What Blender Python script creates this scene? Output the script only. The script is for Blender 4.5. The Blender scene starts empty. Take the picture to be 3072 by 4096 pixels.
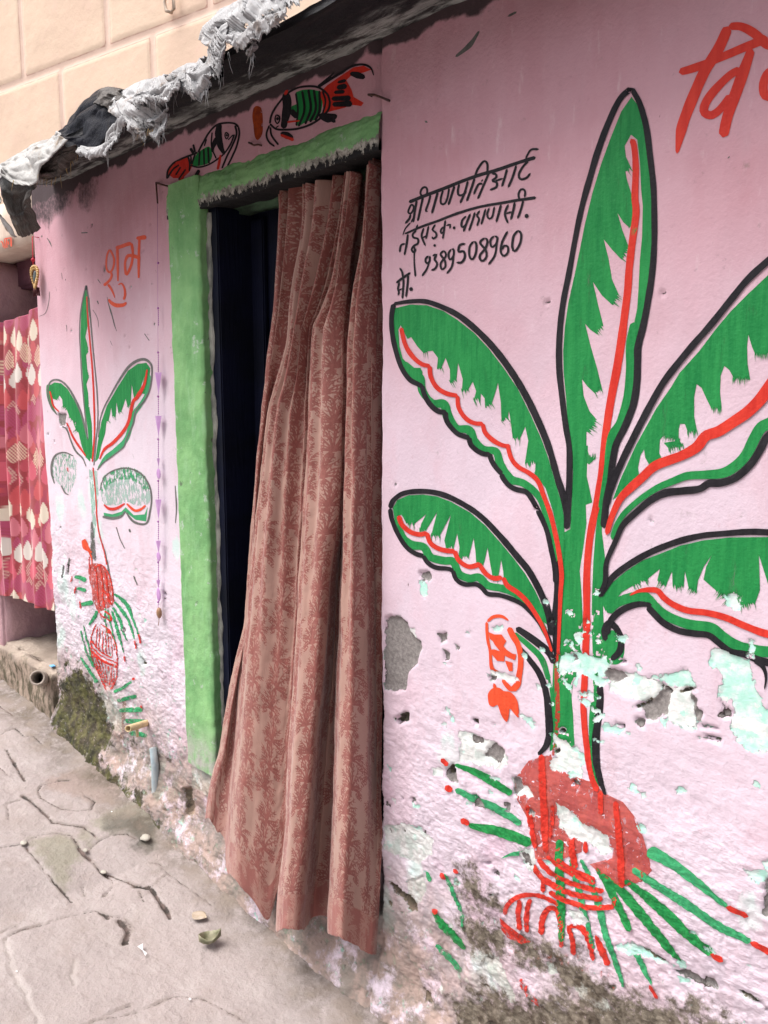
import bpy, bmesh, math, random
import numpy as np
from mathutils import Vector, noise as mn
from mathutils.geometry import delaunay_2d_cdt

random.seed(7)
RNG = np.random.default_rng(11)
C = bpy.context.scene.collection
SC = bpy.context.scene
rad = math.radians

# ------------------------------------------------------------------ camera
CAM = np.array([0.0, -1.31, 1.40])
PITCH, YAW, FPX = 7.92, 44.8, 3194.2           # focal length in photo pixels (3072 wide)
cam = bpy.data.cameras.new("camera")
camo = bpy.data.objects.new("camera", cam)
C.objects.link(camo)
camo.location = CAM
camo.rotation_euler = (rad(90 - PITCH), 0, rad(YAW))
cam.sensor_fit = 'HORIZONTAL'
cam.sensor_width = 36
cam.lens = 36 * FPX / 3072
cam.clip_start = 0.02
cam.clip_end = 500
SC.camera = camo

# ------------------------------------------------------------------ light
SUN_AZ, SUN_EL = -38.0, 62.0        # azimuth from -Y towards -X
w = bpy.data.worlds.new("World")
SC.world = w
w.use_nodes = True
wn = w.node_tree
bg = wn.nodes["Background"]
sky = wn.nodes.new("ShaderNodeTexSky")
sky.sky_type = 'NISHITA'
sky.sun_disc = False
sky.sun_elevation = rad(SUN_EL)
sd = Vector((math.sin(rad(SUN_AZ)) * math.cos(rad(SUN_EL)), -math.cos(rad(SUN_AZ)) * math.cos(rad(SUN_EL)), math.sin(rad(SUN_EL))))
sky.sun_rotation = math.atan2(sd.x, sd.y)
sky.air_density = 1.0
sky.dust_density = 6.0
sky.ozone_density = 1.0
hsv = wn.nodes.new("ShaderNodeHueSaturation")   # overcast: the cloud layer greys the blue
hsv.inputs["Saturation"].default_value = 0.35
wn.links.new(sky.outputs[0], hsv.inputs["Color"])
wn.links.new(hsv.outputs[0], bg.inputs[0])
bg.inputs[1].default_value = 0.095
sun = bpy.data.lights.new("sun", 'SUN')
sun.energy = 1.5
sun.angle = rad(40)
sun.color = (1.0, 0.96, 0.91)
suno = bpy.data.objects.new("sun", sun)
C.objects.link(suno)
suno.rotation_euler = (-sd).to_track_quat('-Z', 'Y').to_euler()
SC.view_settings.view_transform = 'Standard'
SC.view_settings.look = 'None'
SC.view_settings.gamma = 1
SC.view_settings.exposure = 1.30
SC.cycles.max_bounces = 6
SC.cycles.transparent_max_bounces = 16

# ------------------------------------------------------------------ maths helpers
cp, sp, cy_, sy_ = math.cos(rad(90 - PITCH)), math.sin(rad(90 - PITCH)), math.cos(rad(YAW)), math.sin(rad(YAW))
RX = np.array([[1, 0, 0], [0, cp, -sp], [0, sp, cp]])
RZ = np.array([[cy_, -sy_, 0], [sy_, cy_, 0], [0, 0, 1]])
RM = RZ @ RX
ZOOM = dict(B1=(1500, 0, .94756), B2=(1500, 1100, .94756), B3=(1500, 2500, .94756), B4=(1500, 500, .48222),
            B5=(600, 200, .60277), A1=(0, 0, .96444), A2=(0, 900, .72333), A3=(0, 2300, .81169), A4=(600, 500, .81367),
            A5=(700, 2300, .81169), C1=(0, 850, .30139), C2=(0, 2250, .4522), C3=(0, 400, .42194), C4=(500, 0, .48222),
            C5=(250, 2000, .45226), C6=(0, 3100, .60277), D1=(1500, 2500, .48222), D2=(2272, 2500, .48222),
            D3=(1500, 3296, .48222), D4=(2272, 3296, .48222), D5=(2272, 1300, .48222), F=(0, 0, 1.85172), P=(0, 0, 1))

def nat(pts, z):
    x0, y0, s = ZOOM[z]
    return np.array([(x0 + s * p[0], y0 + s * p[1]) for p in pts], float)
def rays(px):
    px = np.atleast_2d(np.asarray(px, float))
    d = np.stack([(px[:, 0] - 1536) / FPX, -(px[:, 1] - 2048) / FPX, -np.ones(len(px))], 1)
    return d @ RM.T
def on_y(px, Y=0.0):                         # photo position -> real point on the vertical plane y = Y
    d = rays(px)
    t = (Y - CAM[1]) / d[:, 1]
    return CAM + d * t[:, None]
def sst(a, b, x):
    t = np.clip((x - a) / (b - a), 0, 1)
    return t * t * (3 - 2 * t)
def zg(X, Y=0):                              # the alley climbs gently away from the camera
    X = np.asarray(X, float)
    return np.interp(-X, [-9, 1.0, 1.25, 1.88, 2.24, 2.42, 3.2, 3.75, 8], [-.15, -.145, -.135, -.098, -.072, -.022, .055, .085, .33])
def on_ground(px):
    d = rays(px)
    z = np.zeros(len(d))
    for _ in range(12):
        t = (z - CAM[2]) / d[:, 2]
        p = CAM + d * t[:, None]
        z = zg(p[:, 0])
    return p
_perm = np.random.default_rng(3).permutation(512).astype(np.int64)
_perm = np.concatenate([_perm, _perm, _perm])
_ga = np.random.default_rng(4).uniform(0, 2 * np.pi, 512)
_gx, _gy = np.cos(_ga), np.sin(_ga)
def pn(x, y, seed=0):                        # gradient noise, about -0.7..0.7
    x = np.asarray(x, float) + seed * 17.31
    y = np.asarray(y, float) + seed * 9.77
    xi, yi = np.floor(x).astype(np.int64), np.floor(y).astype(np.int64)
    xf, yf = x - xi, y - yi
    u, v = xf * xf * xf * (xf * (xf * 6 - 15) + 10), yf * yf * yf * (yf * (yf * 6 - 15) + 10)
    def g(i, j, dx, dy):
        h = _perm[_perm[(xi + i) & 511] + ((yi + j) & 511)] & 511
        return _gx[h] * dx + _gy[h] * dy
    a = g(0, 0, xf, yf) * (1 - u) + g(1, 0, xf - 1, yf) * u
    b = g(0, 1, xf, yf - 1) * (1 - u) + g(1, 1, xf - 1, yf - 1) * u
    return a * (1 - v) + b * v
def fbm(x, y, oct=4, seed=0, rough=.5):
    s, a = 0, 1.0
    for k in range(oct):
        s = s + a * pn(np.asarray(x) * 2 ** k, np.asarray(y) * 2 ** k, seed + k * 3)
        a *= rough
    return s
def seg_dist(P, V, closed=True):
    d = np.full(len(P), 1e9)
    n = len(V)
    for i in range(n if closed else n - 1):
        a, b = V[i], V[(i + 1) % n]
        ab = b - a
        t = np.clip(((P - a) @ ab) / max(ab @ ab, 1e-12), 0, 1)
        q = P - a - t[:, None] * ab
        d = np.minimum(d, np.hypot(q[:, 0], q[:, 1]))
    return d
def inside(P, V):
    r = np.zeros(len(P), bool)
    n = len(V)
    for i in range(n):
        a, b = V[i], V[(i + 1) % n]
        c = (a[1] > P[:, 1]) != (b[1] > P[:, 1])
        with np.errstate(divide='ignore', invalid='ignore'):
            r ^= c & (P[:, 0] < (b[0] - a[0]) * (P[:, 1] - a[1]) / (b[1] - a[1]) + a[0])
    return r
MARG = .05
def sdf(P, V, out):                          # signed distance, negative inside; min-combined into out
    m = (P[:, 0] > V[:, 0].min() - MARG) & (P[:, 0] < V[:, 0].max() + MARG) & (P[:, 1] > V[:, 1].min() - MARG) & (P[:, 1] < V[:, 1].max() + MARG)
    if not m.any():
        return
    q = P[m]
    d = seg_dist(q, V)
    d[inside(q, V)] *= -1
    out[m] = np.minimum(out[m], d)
def catmull(p, step, closed=False):
    p = np.asarray(p, float)
    n = len(p)
    if n < 3:
        m = max(2, int(np.hypot(*(p[1] - p[0])[:2]) / step) + 1)
        t = np.linspace(0, 1, m)[:, None]
        return p[0] * (1 - t) + p[1] * t
    out = []
    for i in range(n if closed else n - 1):
        p1, p2 = p[i], p[(i + 1) % n]
        p0 = p[i - 1] if (closed or i > 0) else 2 * p1 - p2
        p3 = p[(i + 2) % n] if (closed or i + 2 < n) else 2 * p2 - p1
        k = max(1, int(np.hypot(*(p2 - p1)[:2]) / step))
        t = (np.arange(k) / k)[:, None]
        out.append(.5 * (2 * p1 + (p2 - p0) * t + (2 * p0 - 5 * p1 + 4 * p2 - p3) * t ** 2 + (3 * p1 - p0 - 3 * p2 + p3) * t ** 3))
    if not closed:
        out.append(p[-1:])
    return np.concatenate(out)

# ------------------------------------------------------------------ object helpers
def tag(o, label=None, cat=None, group=None, kind=None):
    for k, v in (("label", label), ("category", cat), ("group", group), ("kind", kind)):
        if v:
            o[k] = v
    return o
def empty(name, loc, label, cat, group=None):
    o = bpy.data.objects.new(name, None)
    C.objects.link(o)
    o.location = loc
    return tag(o, label, cat, group)
def mesh_np(name, verts, faces, mats, parent=None, midx=None, attrs=None, smooth=True):
    verts = np.asarray(verts, np.float32)
    me = bpy.data.meshes.new(name)
    if isinstance(faces, np.ndarray):
        m, k = faces.shape
        me.vertices.add(len(verts))
        me.vertices.foreach_set("co", verts.ravel())
        me.loops.add(m * k)
        me.loops.foreach_set("vertex_index", faces.astype(np.int32).ravel())
        me.polygons.add(m)
        me.polygons.foreach_set("loop_start", np.arange(0, m * k, k, dtype=np.int32))
        me.polygons.foreach_set("loop_total", np.full(m, k, dtype=np.int32))
    else:
        me.from_pydata(verts.tolist(), [], faces)
    for mt in (mats if isinstance(mats, (list, tuple)) else [mats]):
        me.materials.append(mt)
    if midx is not None:
        me.polygons.foreach_set("material_index", np.asarray(midx, np.int32))
    if smooth:
        me.polygons.foreach_set("use_smooth", np.ones(len(me.polygons), bool))
    me.update(calc_edges=True)
    me.validate()
    for k, v in (attrs or {}).items():
        v = np.asarray(v, np.float32)
        if v.ndim == 1:
            me.attributes.new(k, 'FLOAT', 'POINT').data.foreach_set("value", v)
        else:
            me.attributes.new(k, 'FLOAT_COLOR', 'POINT').data.foreach_set("color", v.ravel())
    o = bpy.data.objects.new(name, me)
    C.objects.link(o)
    if parent:
        o.parent = parent
        o.location = -Vector(parent.matrix_basis.translation) if parent.parent is None else (0, 0, 0)
    return o
def bm_obj(name, bm, mat, parent=None, smooth=False):
    me = bpy.data.meshes.new(name)
    bm.normal_update()
    bm.to_mesh(me)
    bm.free()
    for mt in (mat if isinstance(mat, (list, tuple)) else [mat]):
        me.materials.append(mt)
    if smooth:
        for p in me.polygons:
            p.use_smooth = True
    o = bpy.data.objects.new(name, me)
    C.objects.link(o)
    if parent:
        o.parent = parent
        o.location = -Vector(parent.matrix_basis.translation) if parent.parent is None else (0, 0, 0)
    return o
def grid_faces(nr, nc):
    i = np.arange(nr * nc).reshape(nr, nc)
    return np.stack([i[:-1, :-1], i[:-1, 1:], i[1:, 1:], i[1:, :-1]], -1).reshape(-1, 4)
def add_box(bm, x0, x1, y0, y1, z0, z1, bev=0.004, seg=2):
    r = bmesh.ops.create_cube(bm, size=1)
    vs = r['verts']
    for v in vs:
        v.co = Vector((x0 + (v.co.x + .5) * (x1 - x0), y0 + (v.co.y + .5) * (y1 - y0), z0 + (v.co.z + .5) * (z1 - z0)))
    if bev:
        es = list({e for v in vs for e in v.link_edges})
        bmesh.ops.bevel(bm, geom=es, offset=bev, segments=seg, affect='EDGES')
def rough_box(name, x0, x1, y0, y1, z0, z1, mat, parent=None, res=.03, amp=.004, sc=14, rnd=.012):
    bm = bmesh.new()
    add_box(bm, x0, x1, y0, y1, z0, z1, rnd, 3)
    for ax in range(3):
        lo, hi = (x0, y0, z0)[ax], (x1, y1, z1)[ax]
        for q in np.arange(lo + res, hi - res * .5, res):
            co, no = [0, 0, 0], [0, 0, 0]
            co[ax], no[ax] = q, 1
            bmesh.ops.bisect_plane(bm, geom=bm.verts[:] + bm.edges[:] + bm.faces[:], plane_co=co, plane_no=no)
    bm.normal_update()
    for v in bm.verts:
        p = v.co
        v.co = p + v.normal * amp * (mn.noise(p * sc) + .6 * mn.noise(p * sc * 2.7) + .3 * mn.noise(p * sc * 7))
    return bm_obj(name, bm, mat, parent, True)
def add_tube(bm, pts, r, n=8, r2=None):
    pts = [Vector(p) for p in pts]
    rings = []
    for i, p in enumerate(pts):
        t = (pts[min(i + 1, len(pts) - 1)] - pts[max(i - 1, 0)]).normalized()
        a = t.cross(Vector((0, 0, 1)) if abs(t.z) < .9 else Vector((1, 0, 0))).normalized()
        b = t.cross(a)
        rr = r if r2 is None else r + (r2 - r) * i / (len(pts) - 1)
        rings.append([bm.verts.new(p + (a * math.cos(2 * math.pi * k / n) + b * math.sin(2 * math.pi * k / n)) * rr) for k in range(n)])
    for i in range(len(rings) - 1):
        for k in range(n):
            bm.faces.new((rings[i][k], rings[i][(k + 1) % n], rings[i + 1][(k + 1) % n], rings[i + 1][k]))
    bm.faces.new(rings[0][::-1])
    bm.faces.new(rings[-1])
def add_ball(bm, c, r, sx=1, sy=1, sz=1, seg=10):
    rr = bmesh.ops.create_uvsphere(bm, u_segments=seg, v_segments=max(5, seg * 2 // 3), radius=r)
    for v in rr['verts']:
        v.co = Vector((v.co.x * sx, v.co.y * sy, v.co.z * sz)) + Vector(c)

# ------------------------------------------------------------------ node helper
class NT:
    def __init__(s, name):
        s.m = bpy.data.materials.new(name)
        s.m.use_nodes = True
        s.t = s.m.node_tree
        s.p = s.t.nodes["Principled BSDF"]
        s.out = s.t.nodes["Material Output"]
        s.p.inputs["Roughness"].default_value = .85
        s.p.inputs["Specular IOR Level"].default_value = .3
        s._pos = None
    def put(s, sock, v):
        if isinstance(v, bpy.types.NodeSocket):
            s.t.links.new(v, sock)
        elif isinstance(v, tuple) and len(v) == 3 and sock.type == 'RGBA':
            sock.default_value = (*v, 1)
        else:
            sock.default_value = v
    def pos(s):
        if s._pos is None:
            s._pos = s.t.nodes.new("ShaderNodeNewGeometry").outputs["Position"]
        return s._pos
    def uv(s, name=None):
        n = s.t.nodes.new("ShaderNodeTexCoord")
        return n.outputs["Object"]
    def scale(s, v, k):
        n = s.t.nodes.new("ShaderNodeVectorMath")
        n.operation = 'MULTIPLY'
        s.put(n.inputs[0], v)
        n.inputs[1].default_value = k
        return n.outputs[0]
    def noise(s, scale, detail=4, rough=.55, vec=None, dist=0.0, color=False):
        n = s.t.nodes.new("ShaderNodeTexNoise")
        s.put(n.inputs["Vector"], vec if vec is not None else s.pos())
        n.inputs["Scale"].default_value = scale
        n.inputs["Detail"].default_value = detail
        n.inputs["Roughness"].default_value = rough
        n.inputs["Distortion"].default_value = dist
        return n.outputs["Color" if color else "Fac"]
    def math(s, op, a, b=0.0, clamp=False):
        n = s.t.nodes.new("ShaderNodeMath")
        n.operation = op
        n.use_clamp = clamp
        s.put(n.inputs[0], a)
        s.put(n.inputs[1], b)
        return n.outputs[0]
    def rng(s, v, a, b, c=0.0, d=1.0, smooth=True):
        n = s.t.nodes.new("ShaderNodeMapRange")
        n.interpolation_type = 'SMOOTHSTEP' if smooth else 'LINEAR'
        s.put(n.inputs[0], v)
        for i, q in enumerate((a, b, c, d)):
            s.put(n.inputs[1 + i], q)
        return n.outputs[0]
    def mix(s, f, a, b, mode='MIX'):
        n = s.t.nodes.new("ShaderNodeMix")
        n.data_type = 'RGBA'
        n.blend_type = mode
        s.put(n.inputs[0], f)
        s.put(n.inputs[6], a)
        s.put(n.inputs[7], b)
        return n.outputs[2]
    def attr(s, name, color=False):
        n = s.t.nodes.new("ShaderNodeAttribute")
        n.attribute_name = name
        return n.outputs["Color" if color else "Fac"]
    def rot(s, v, ang, k):
        n = s.t.nodes.new("ShaderNodeMapping")
        s.put(n.inputs["Vector"], v)
        n.inputs["Rotation"].default_value = (0, ang, 0)
        n.inputs["Scale"].default_value = k
        return n.outputs[0]
    def sep(s, v):
        n = s.t.nodes.new("ShaderNodeSeparateXYZ")
        s.put(n.inputs[0], v)
        return n.outputs
    def bump(s, h, dist=.003, strength=1.0):
        n = s.t.nodes.new("ShaderNodeBump")
        n.inputs["Distance"].default_value = dist
        n.inputs["Strength"].default_value = strength
        s.put(n.inputs["Height"], h)
        s.t.links.new(n.outputs[0], s.p.inputs["Normal"])
    def col(s, v):
        s.put(s.p.inputs["Base Color"], v)
    def alpha(s, v):
        s.put(s.p.inputs["Alpha"], v)
    def rough(s, v):
        s.put(s.p.inputs["Roughness"], v)

def simple(name, c1, c2=None, sc=20, rough=.7, bump=0.0, bsc=60, stretch=None, spec=.3, metal=0.0):
    n = NT(name)
    v = n.scale(n.pos(), stretch) if stretch else n.pos()
    if c2:
        f = n.rng(n.noise(sc, 5, .6, v), .35, .65)
        n.col(n.mix(f, c1, c2))
    else:
        n.col(c1)
    n.rough(rough)
    n.p.inputs["Specular IOR Level"].default_value = spec
    n.p.inputs["Metallic"].default_value = metal
    if bump:
        n.bump(n.noise(bsc, 5, .6, v), bump)
    return n.m

# ------------------------------------------------------------------ the wall surface: relief and damage maps
DOOR_X0, DOOR_X1, JAMB_X0 = -2.038, -1.317, -2.203
DOOR_Z0, DOOR_Z1, ROOF_Z = 0.23, 1.975, 2.165
PILLAR_X = -3.215

PEEL = {'grey': [
    ('D1', [(90, -70), (180, -75), (265, -20), (290, 60), (330, 110), (380, 140), (378, 200), (340, 320), (280, 380), (260, 450), (255, 540), (160, 555), (75, 530), (82, 430), (75, 250), (80, 100)]),
    ('D1', [(520, 70), (590, 75), (590, 120), (545, 155)]), ('D1', [(565, 205), (612, 240), (618, 290), (575, 295)]),
    ('D1', [(650, 150), (700, 190), (682, 200)]), ('D1', [(930, 1030), (1000, 980), (1070, 1040), (1060, 1110), (990, 1150), (905, 1090)]),
    ('D1', [(810, 920), (890, 940), (890, 990), (820, 970)]), ('D1', [(950, 420), (1010, 430), (1000, 455), (960, 450)]),
    ('D1', [(580, 1200), (650, 1160), (670, 1220), (685, 1310), (630, 1310), (595, 1260)]), ('D1', [(820, 1400), (870, 1440), (910, 1525), (825, 1500)]),
    ('D1', [(1060, 1470), (1110, 1490), (1100, 1560), (1070, 1530)]), ('D1', [(300, 1430), (335, 1430), (345, 1465), (310, 1470)]),
    ('B2', [(185, 1255), (230, 1250), (235, 1285), (200, 1295)]), ('B2', [(265, 1520), (300, 1510), (290, 1550)]),
    ('D2', [(300, 400), (350, 365), (430, 380), (480, 430), (460, 460), (390, 490), (320, 460)]),
    ('D2', [(600, 665), (680, 640), (760, 560), (800, 510), (850, 550), (830, 640), (820, 740), (720, 790), (640, 790)]),
    ('D2', [(1015, 555), (1060, 620), (1070, 700), (1105, 730), (1085, 825), (1050, 760), (1030, 650)]),
    ('D2', [(1262, 640), (1350, 720), (1350, 770), (1255, 760), (1290, 700)]),
    ('D4', [(1640, 460), (1720, 460), (1720, 780), (1630, 760)]), ('D4', [(860, 1240), (1000, 1240), (1100, 1300), (1090, 1370), (980, 1310)]),
    ('D4', [(1115, 1290), (1200, 1300), (1220, 1380), (1130, 1350)]),
    ('B3', [(580, 650), (610, 645), (620, 700), (585, 720)]), ('B3', [(615, 960), (650, 970), (655, 1020), (625, 1010)]),
    ('A2', [(325, 1040), (368, 1045), (362, 1110), (335, 1108)]), ('C2', [(585, 30), (605, 20), (602, 120), (588, 110)]),
  ], 'dark': [
    ('D1', [(155, 780), (235, 730), (280, 740), (275, 790), (180, 835)]), ('D1', [(800, 780), (855, 785), (850, 830), (825, 820)]),
    ('D1', [(585, 1195), (650, 1160), (665, 1200), (640, 1240), (600, 1230)]),
    ('D2', [(540, 680), (640, 640), (690, 610), (650, 660), (570, 690)]), ('D2', [(400, 820), (470, 830), (462, 860)]),
    ('D2', [(930, 555), (1010, 515), (1060, 525), (1020, 545)]), ('D2', [(800, 510), (850, 545), (830, 560)]), ('D2', [(750, 485), (800, 510), (770, 530)]),
    ('D3', [(100, 480), (180, 520), (250, 580), (330, 650), (350, 730), (290, 730), (230, 640), (130, 560)]),
    ('D3', [(400, 1370), (470, 1400), (500, 1480), (430, 1470)]), ('D3', [(890, 320), (960, 330), (930, 345)]), ('D3', [(405, 360), (420, 355), (420, 385)]),
    ('D4', [(590, 1030), (700, 1090), (830, 1185), (690, 1105)]), ('D4', [(1370, 1360), (1500, 1430), (1700, 1580), (1700, 1600), (1500, 1460)]),
    ('D3', [(1640, 1450), (1640, 1450), (1650, 1455)]), ('C6', [(1215, 90), (1275, 80), (1280, 260), (1240, 270)]), ('C6', [(1115, 350), (1145, 350), (1140, 390)]),
    ('D2', [(1140, 920), (1260, 950), (1250, 975), (1150, 945)]), ('D2', [(1070, 820), (1150, 840), (1245, 872), (1100, 850)]),
    ('C1', [(1382, 690), (1396, 700), (1395, 790), (1380, 770)]), ('A3', [(690, 395), (720, 440), (700, 440)]),
  ], 'white': [
    ('D1', [(690, 880), (800, 900), (930, 960), (1000, 975), (1080, 1050), (1100, 1130), (1040, 1210), (960, 1180), (820, 1150), (690, 1130), (720, 1000)]),
    ('D1', [(470, 1190), (560, 1180), (560, 1240), (490, 1250)]), ('D1', [(270, 20), (330, 30), (330, 150), (275, 150)]), ('D1', [(955, 370), (1060, 400), (1180, 430), (1215, 465), (1120, 470), (1000, 430)]),
    ('D2', [(340, 400), (480, 385), (620, 425), (740, 460), (840, 520), (1000, 520), (1040, 600), (1060, 860), (980, 830), (840, 810), (820, 760), (640, 640), (480, 600), (340, 540)]),
    ('D2', [(1250, 600), (1330, 610), (1360, 760), (1480, 770), (1660, 830), (1760, 900), (1700, 930), (1500, 900), (1360, 860), (1340, 700)]),
    ('B3', [(765, 755), (830, 790), (870, 840), (930, 860), (985, 890), (980, 930), (1010, 960), (950, 960), (890, 920), (810, 905), (790, 870), (765, 820)]),
    ('B3', [(750, 470), (820, 500), (860, 560), (870, 620), (750, 620), (745, 580), (770, 540)]),
    ('B3', [(575, 650), (640, 680), (670, 730), (600, 725)]), ('B3', [(610, 950), (670, 950), (680, 1010), (660, 1045), (615, 1010)]),
    ('D3', [(70, 20), (250, 0), (400, 60), (490, 130), (470, 250), (340, 340), (200, 290), (80, 200)]),
    ('D3', [(270, 470), (400, 430), (420, 560), (350, 680), (270, 600)]), ('B3', [(800, 1200), (870, 1210), (910, 1260), (840, 1260)]),
    ('C2', [(860, 1180), (960, 1220), (1080, 1350), (1090, 1500), (1000, 1480), (900, 1300)]),
    ('C2', [(720, 1000), (760, 1010), (770, 1080), (725, 1090)]), ('A3', [(940, 920), (1060, 930), (1040, 1100), (950, 1040)]),
    ('D3', [(1400, 1150), (1490, 1150), (1490, 1250), (1420, 1250)]), ('D3', [(900, 1120), (1020, 1100), (1150, 1380), (1180, 1500), (1080, 1420), (960, 1250)]),
    ('D4', [(-40, 1250), (120, 1300), (330, 1480), (420, 1640), (250, 1600), (80, 1440)]),
  ], 'mint': [
    ('D2', [(640, 430), (830, 410), (970, 360), (1010, 400), (1040, 470), (1070, 500), (1000, 520), (850, 510), (740, 450)]),
    ('D2', [(1200, 200), (1290, 210), (1400, 270), (1500, 320), (1530, 430), (1580, 560), (1640, 680), (1700, 700), (1760, 1000), (1600, 1075), (1480, 1030), (1400, 960), (1350, 870), (1360, 770), (1340, 640), (1240, 590), (1280, 480), (1230, 370), (1165, 320), (1210, 270)]),
    ('D2', [(750, 770), (840, 770), (810, 850), (760, 820)]), ('D2', [(950, 820), (1060, 870), (1060, 890), (960, 860)]),
    ('D2', [(0, 240), (90, 225), (130, 290), (60, 310)]), ('D2', [(140, 290), (220, 270), (300, 265), (325, 330), (270, 380), (190, 360)]), ('D2', [(150, 400), (250, 420), (330, 470), (260, 520), (200, 480)]), ('D2', [(60, 400), (110, 420), (70, 460)]),
    ('D2', [(0, 1000), (80, 1010), (130, 1100), (120, 1180), (70, 1260), (0, 1270)]), ('D2', [(70, 560), (180, 555), (280, 590), (270, 610), (100, 600)]),
    ('D2', [(310, 820), (400, 840), (500, 900), (380, 910), (290, 870)]), ('D2', [(600, 1400), (640, 1390), (650, 1435), (610, 1430)]),
    ('D2', [(1480, 100), (1570, 130), (1530, 260), (1490, 250)]), ('D2', [(1480, 85), (1510, 85), (1500, 115)]), ('D2', [(195, 760), (290, 740), (290, 790), (210, 810)]), ('D2', [(190, 930), (300, 960), (280, 980), (200, 970)]),
    ('D1', [(1200, 740), (1290, 760), (1340, 830), (1310, 890), (1240, 790)]), ('D1', [(600, 690), (640, 740), (670, 820), (620, 790)]), ('D1', [(560, 310), (640, 310), (640, 335), (570, 330)]),
    ('D1', [(960, 20), (1060, 5), (1080, 40), (1000, 60)]), ('D1', [(310, 1480), (370, 1490), (360, 1520), (320, 1520)]), ('D1', [(1520, 370), (1580, 360), (1580, 420), (1530, 420)]), ('D1', [(1540, 250), (1640, 260), (1659, 310), (1560, 320)]),
    ('D3', [(190, 190), (270, 230), (290, 300), (210, 290)]), ('D3', [(1150, 410), (1200, 440), (1200, 475), (1160, 450)]), ('D3', [(250, 0), (390, 20), (390, 80), (300, 70)]),
    ('D4', [(350, 1000), (540, 985), (620, 1040), (780, 1160), (900, 1210), (800, 1190), (660, 1110), (480, 1070)]), ('D4', [(830, 1240), (950, 1300), (1060, 1370), (920, 1340)]),
    ('D4', [(1450, 370), (1659, 390), (1659, 450), (1580, 490), (1470, 420)]), ('D4', [(1610, 300), (1700, 300), (1700, 400), (1620, 380)]), ('D4', [(990, 1500), (1050, 1520), (1050, 1545), (1000, 1520)]), ('D4', [(200, 60), (330, 90), (300, 150), (210, 100)]),
    ('B2', [(190, 1290), (225, 1300), (220, 1370), (195, 1350)]), ('B2', [(1470, 1350), (1540, 1340), (1540, 1410), (1490, 1400)]), ('B2', [(770, 1600), (860, 1590), (960, 1620), (1000, 1680), (880, 1690), (780, 1660)]),
    
  ], 'moss': [
    ('C2', [(540, 1010), (600, 980), (640, 920), (730, 910), (770, 1000), (830, 1080), (890, 1140), (940, 1320), (1000, 1500), (1020, 1600), (990, 1750), (1130, 1850), (1280, 2010), (1400, 2200), (1250, 2180), (1100, 2000), (900, 1800), (640, 1590), (540, 1400)]),
    ('C2', [(555, 870), (610, 880), (600, 960), (560, 940)]), ('C2', [(1140, 1540), (1200, 1550), (1190, 1620), (1150, 1600)]),
    ('D3', [(670, 480), (750, 320), (830, 390), (950, 540), (1085, 700), (1080, 740), (930, 710), (800, 640), (690, 620)]),
    ('D3', [(690, 790), (760, 700), (960, 790), (1100, 880), (1150, 1000), (1120, 1110), (1000, 1080), (880, 1120), (760, 1060), (710, 930)]),
    ('D3', [(1020, 870), (1300, 930), (1659, 1080), (1900, 1300), (2080, 1500), (1900, 1560), (1600, 1480), (1400, 1250), (1150, 1120)]),
    ('D3', [(640, 1420), (900, 1320), (1200, 1450), (1500, 1400), (2200, 1400), (3000, 1659), (3000, 1900), (700, 1900)]),
    ('A3', [(760, 1130), (850, 1180), (870, 1270), (780, 1280)]), ('C6', [(930, 40), (1010, 60), (1040, 240), (1150, 320), (1180, 430), (1040, 430), (975, 260)]), ('C6', [(1180, 420), (1260, 470), (1420, 600), (1400, 640), (1200, 520)]),
  ]}
POLY = {k: [on_y(nat(p, z))[:, [0, 2]] for z, p in v] for k, v in PEEL.items()}

_r = np.random.default_rng(21)
def blob(cx, cz, r):
    a = np.linspace(0, 2 * np.pi, 9, endpoint=False)
    k = r * _r.uniform(.45, 1.15, 9)
    return np.stack([cx + k * np.cos(a) * _r.uniform(.8, 1.5), cz + k * np.sin(a) * _r.uniform(.6, 1.1)], 1)
for _ in range(150):                                  # small chips knocked out of the damp lower wall
    px_ = _r.uniform(-1.30, .1) if _r.random() < .72 else _r.uniform(-3.18, -2.24)
    pz_ = .02 + .95 * _r.random() ** 1.5
    kd = _r.choice(['grey', 'mint', 'white', 'dark', 'mint'], p=[.28, .22, .22, .10, .18])
    POLY[kd].append(blob(px_, pz_, _r.uniform(.003, .011) * (.7 if kd == 'dark' else 1)))
_c = on_y(nat([(90, 300)], 'D2'))[0]
for _ in range(46):                                   # paint flaking off round the painted stem
    POLY['mint'].append(blob(_c[0] + _r.normal(0, .055), _c[2] + _r.normal(0, .06), _r.uniform(.003, .011)))
for _ in range(34):                                   # pocks higher up
    px_ = _r.uniform(-1.30, .1) if _r.random() < .4 else _r.uniform(-3.18, -2.24)
    POLY['grey' if _r.random() < .5 else 'dark'].append(blob(px_, _r.uniform(1.0, 2.1), _r.uniform(.0015, .004)))
WASH = [('A2', 455, 1540, .045), ('A2', 520, 1480, .05), ('A2', 545, 1690, .04), ('A2', 985, 1480, .02), ('A2', 970, 1790, .03), ('A2', 330, 1560, .05), ('C2', 640, 390, .05), ('C2', 560, 220, .07), ('C2', 1010, 1330, .06),
        ('C2', 1420, 1760, .035), ('C2', 1430, 1980, .035), ('C2', 1250, 880, .04), ('C2', 520, 640, .06), ('C2', 900, 1230, .05), ('D3', 330, 420, .04), ('D3', 60, 700, .05), ('D3', 900, 1200, .05), ('D1', 620, 1080, .04), ('D4', 1500, 740, .03)]
WASH_C = [on_y(nat([(a, b)], z))[0, [0, 2]] for z, a, b, r in WASH]
WASH_R = [w_[3] for w_ in WASH]
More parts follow.
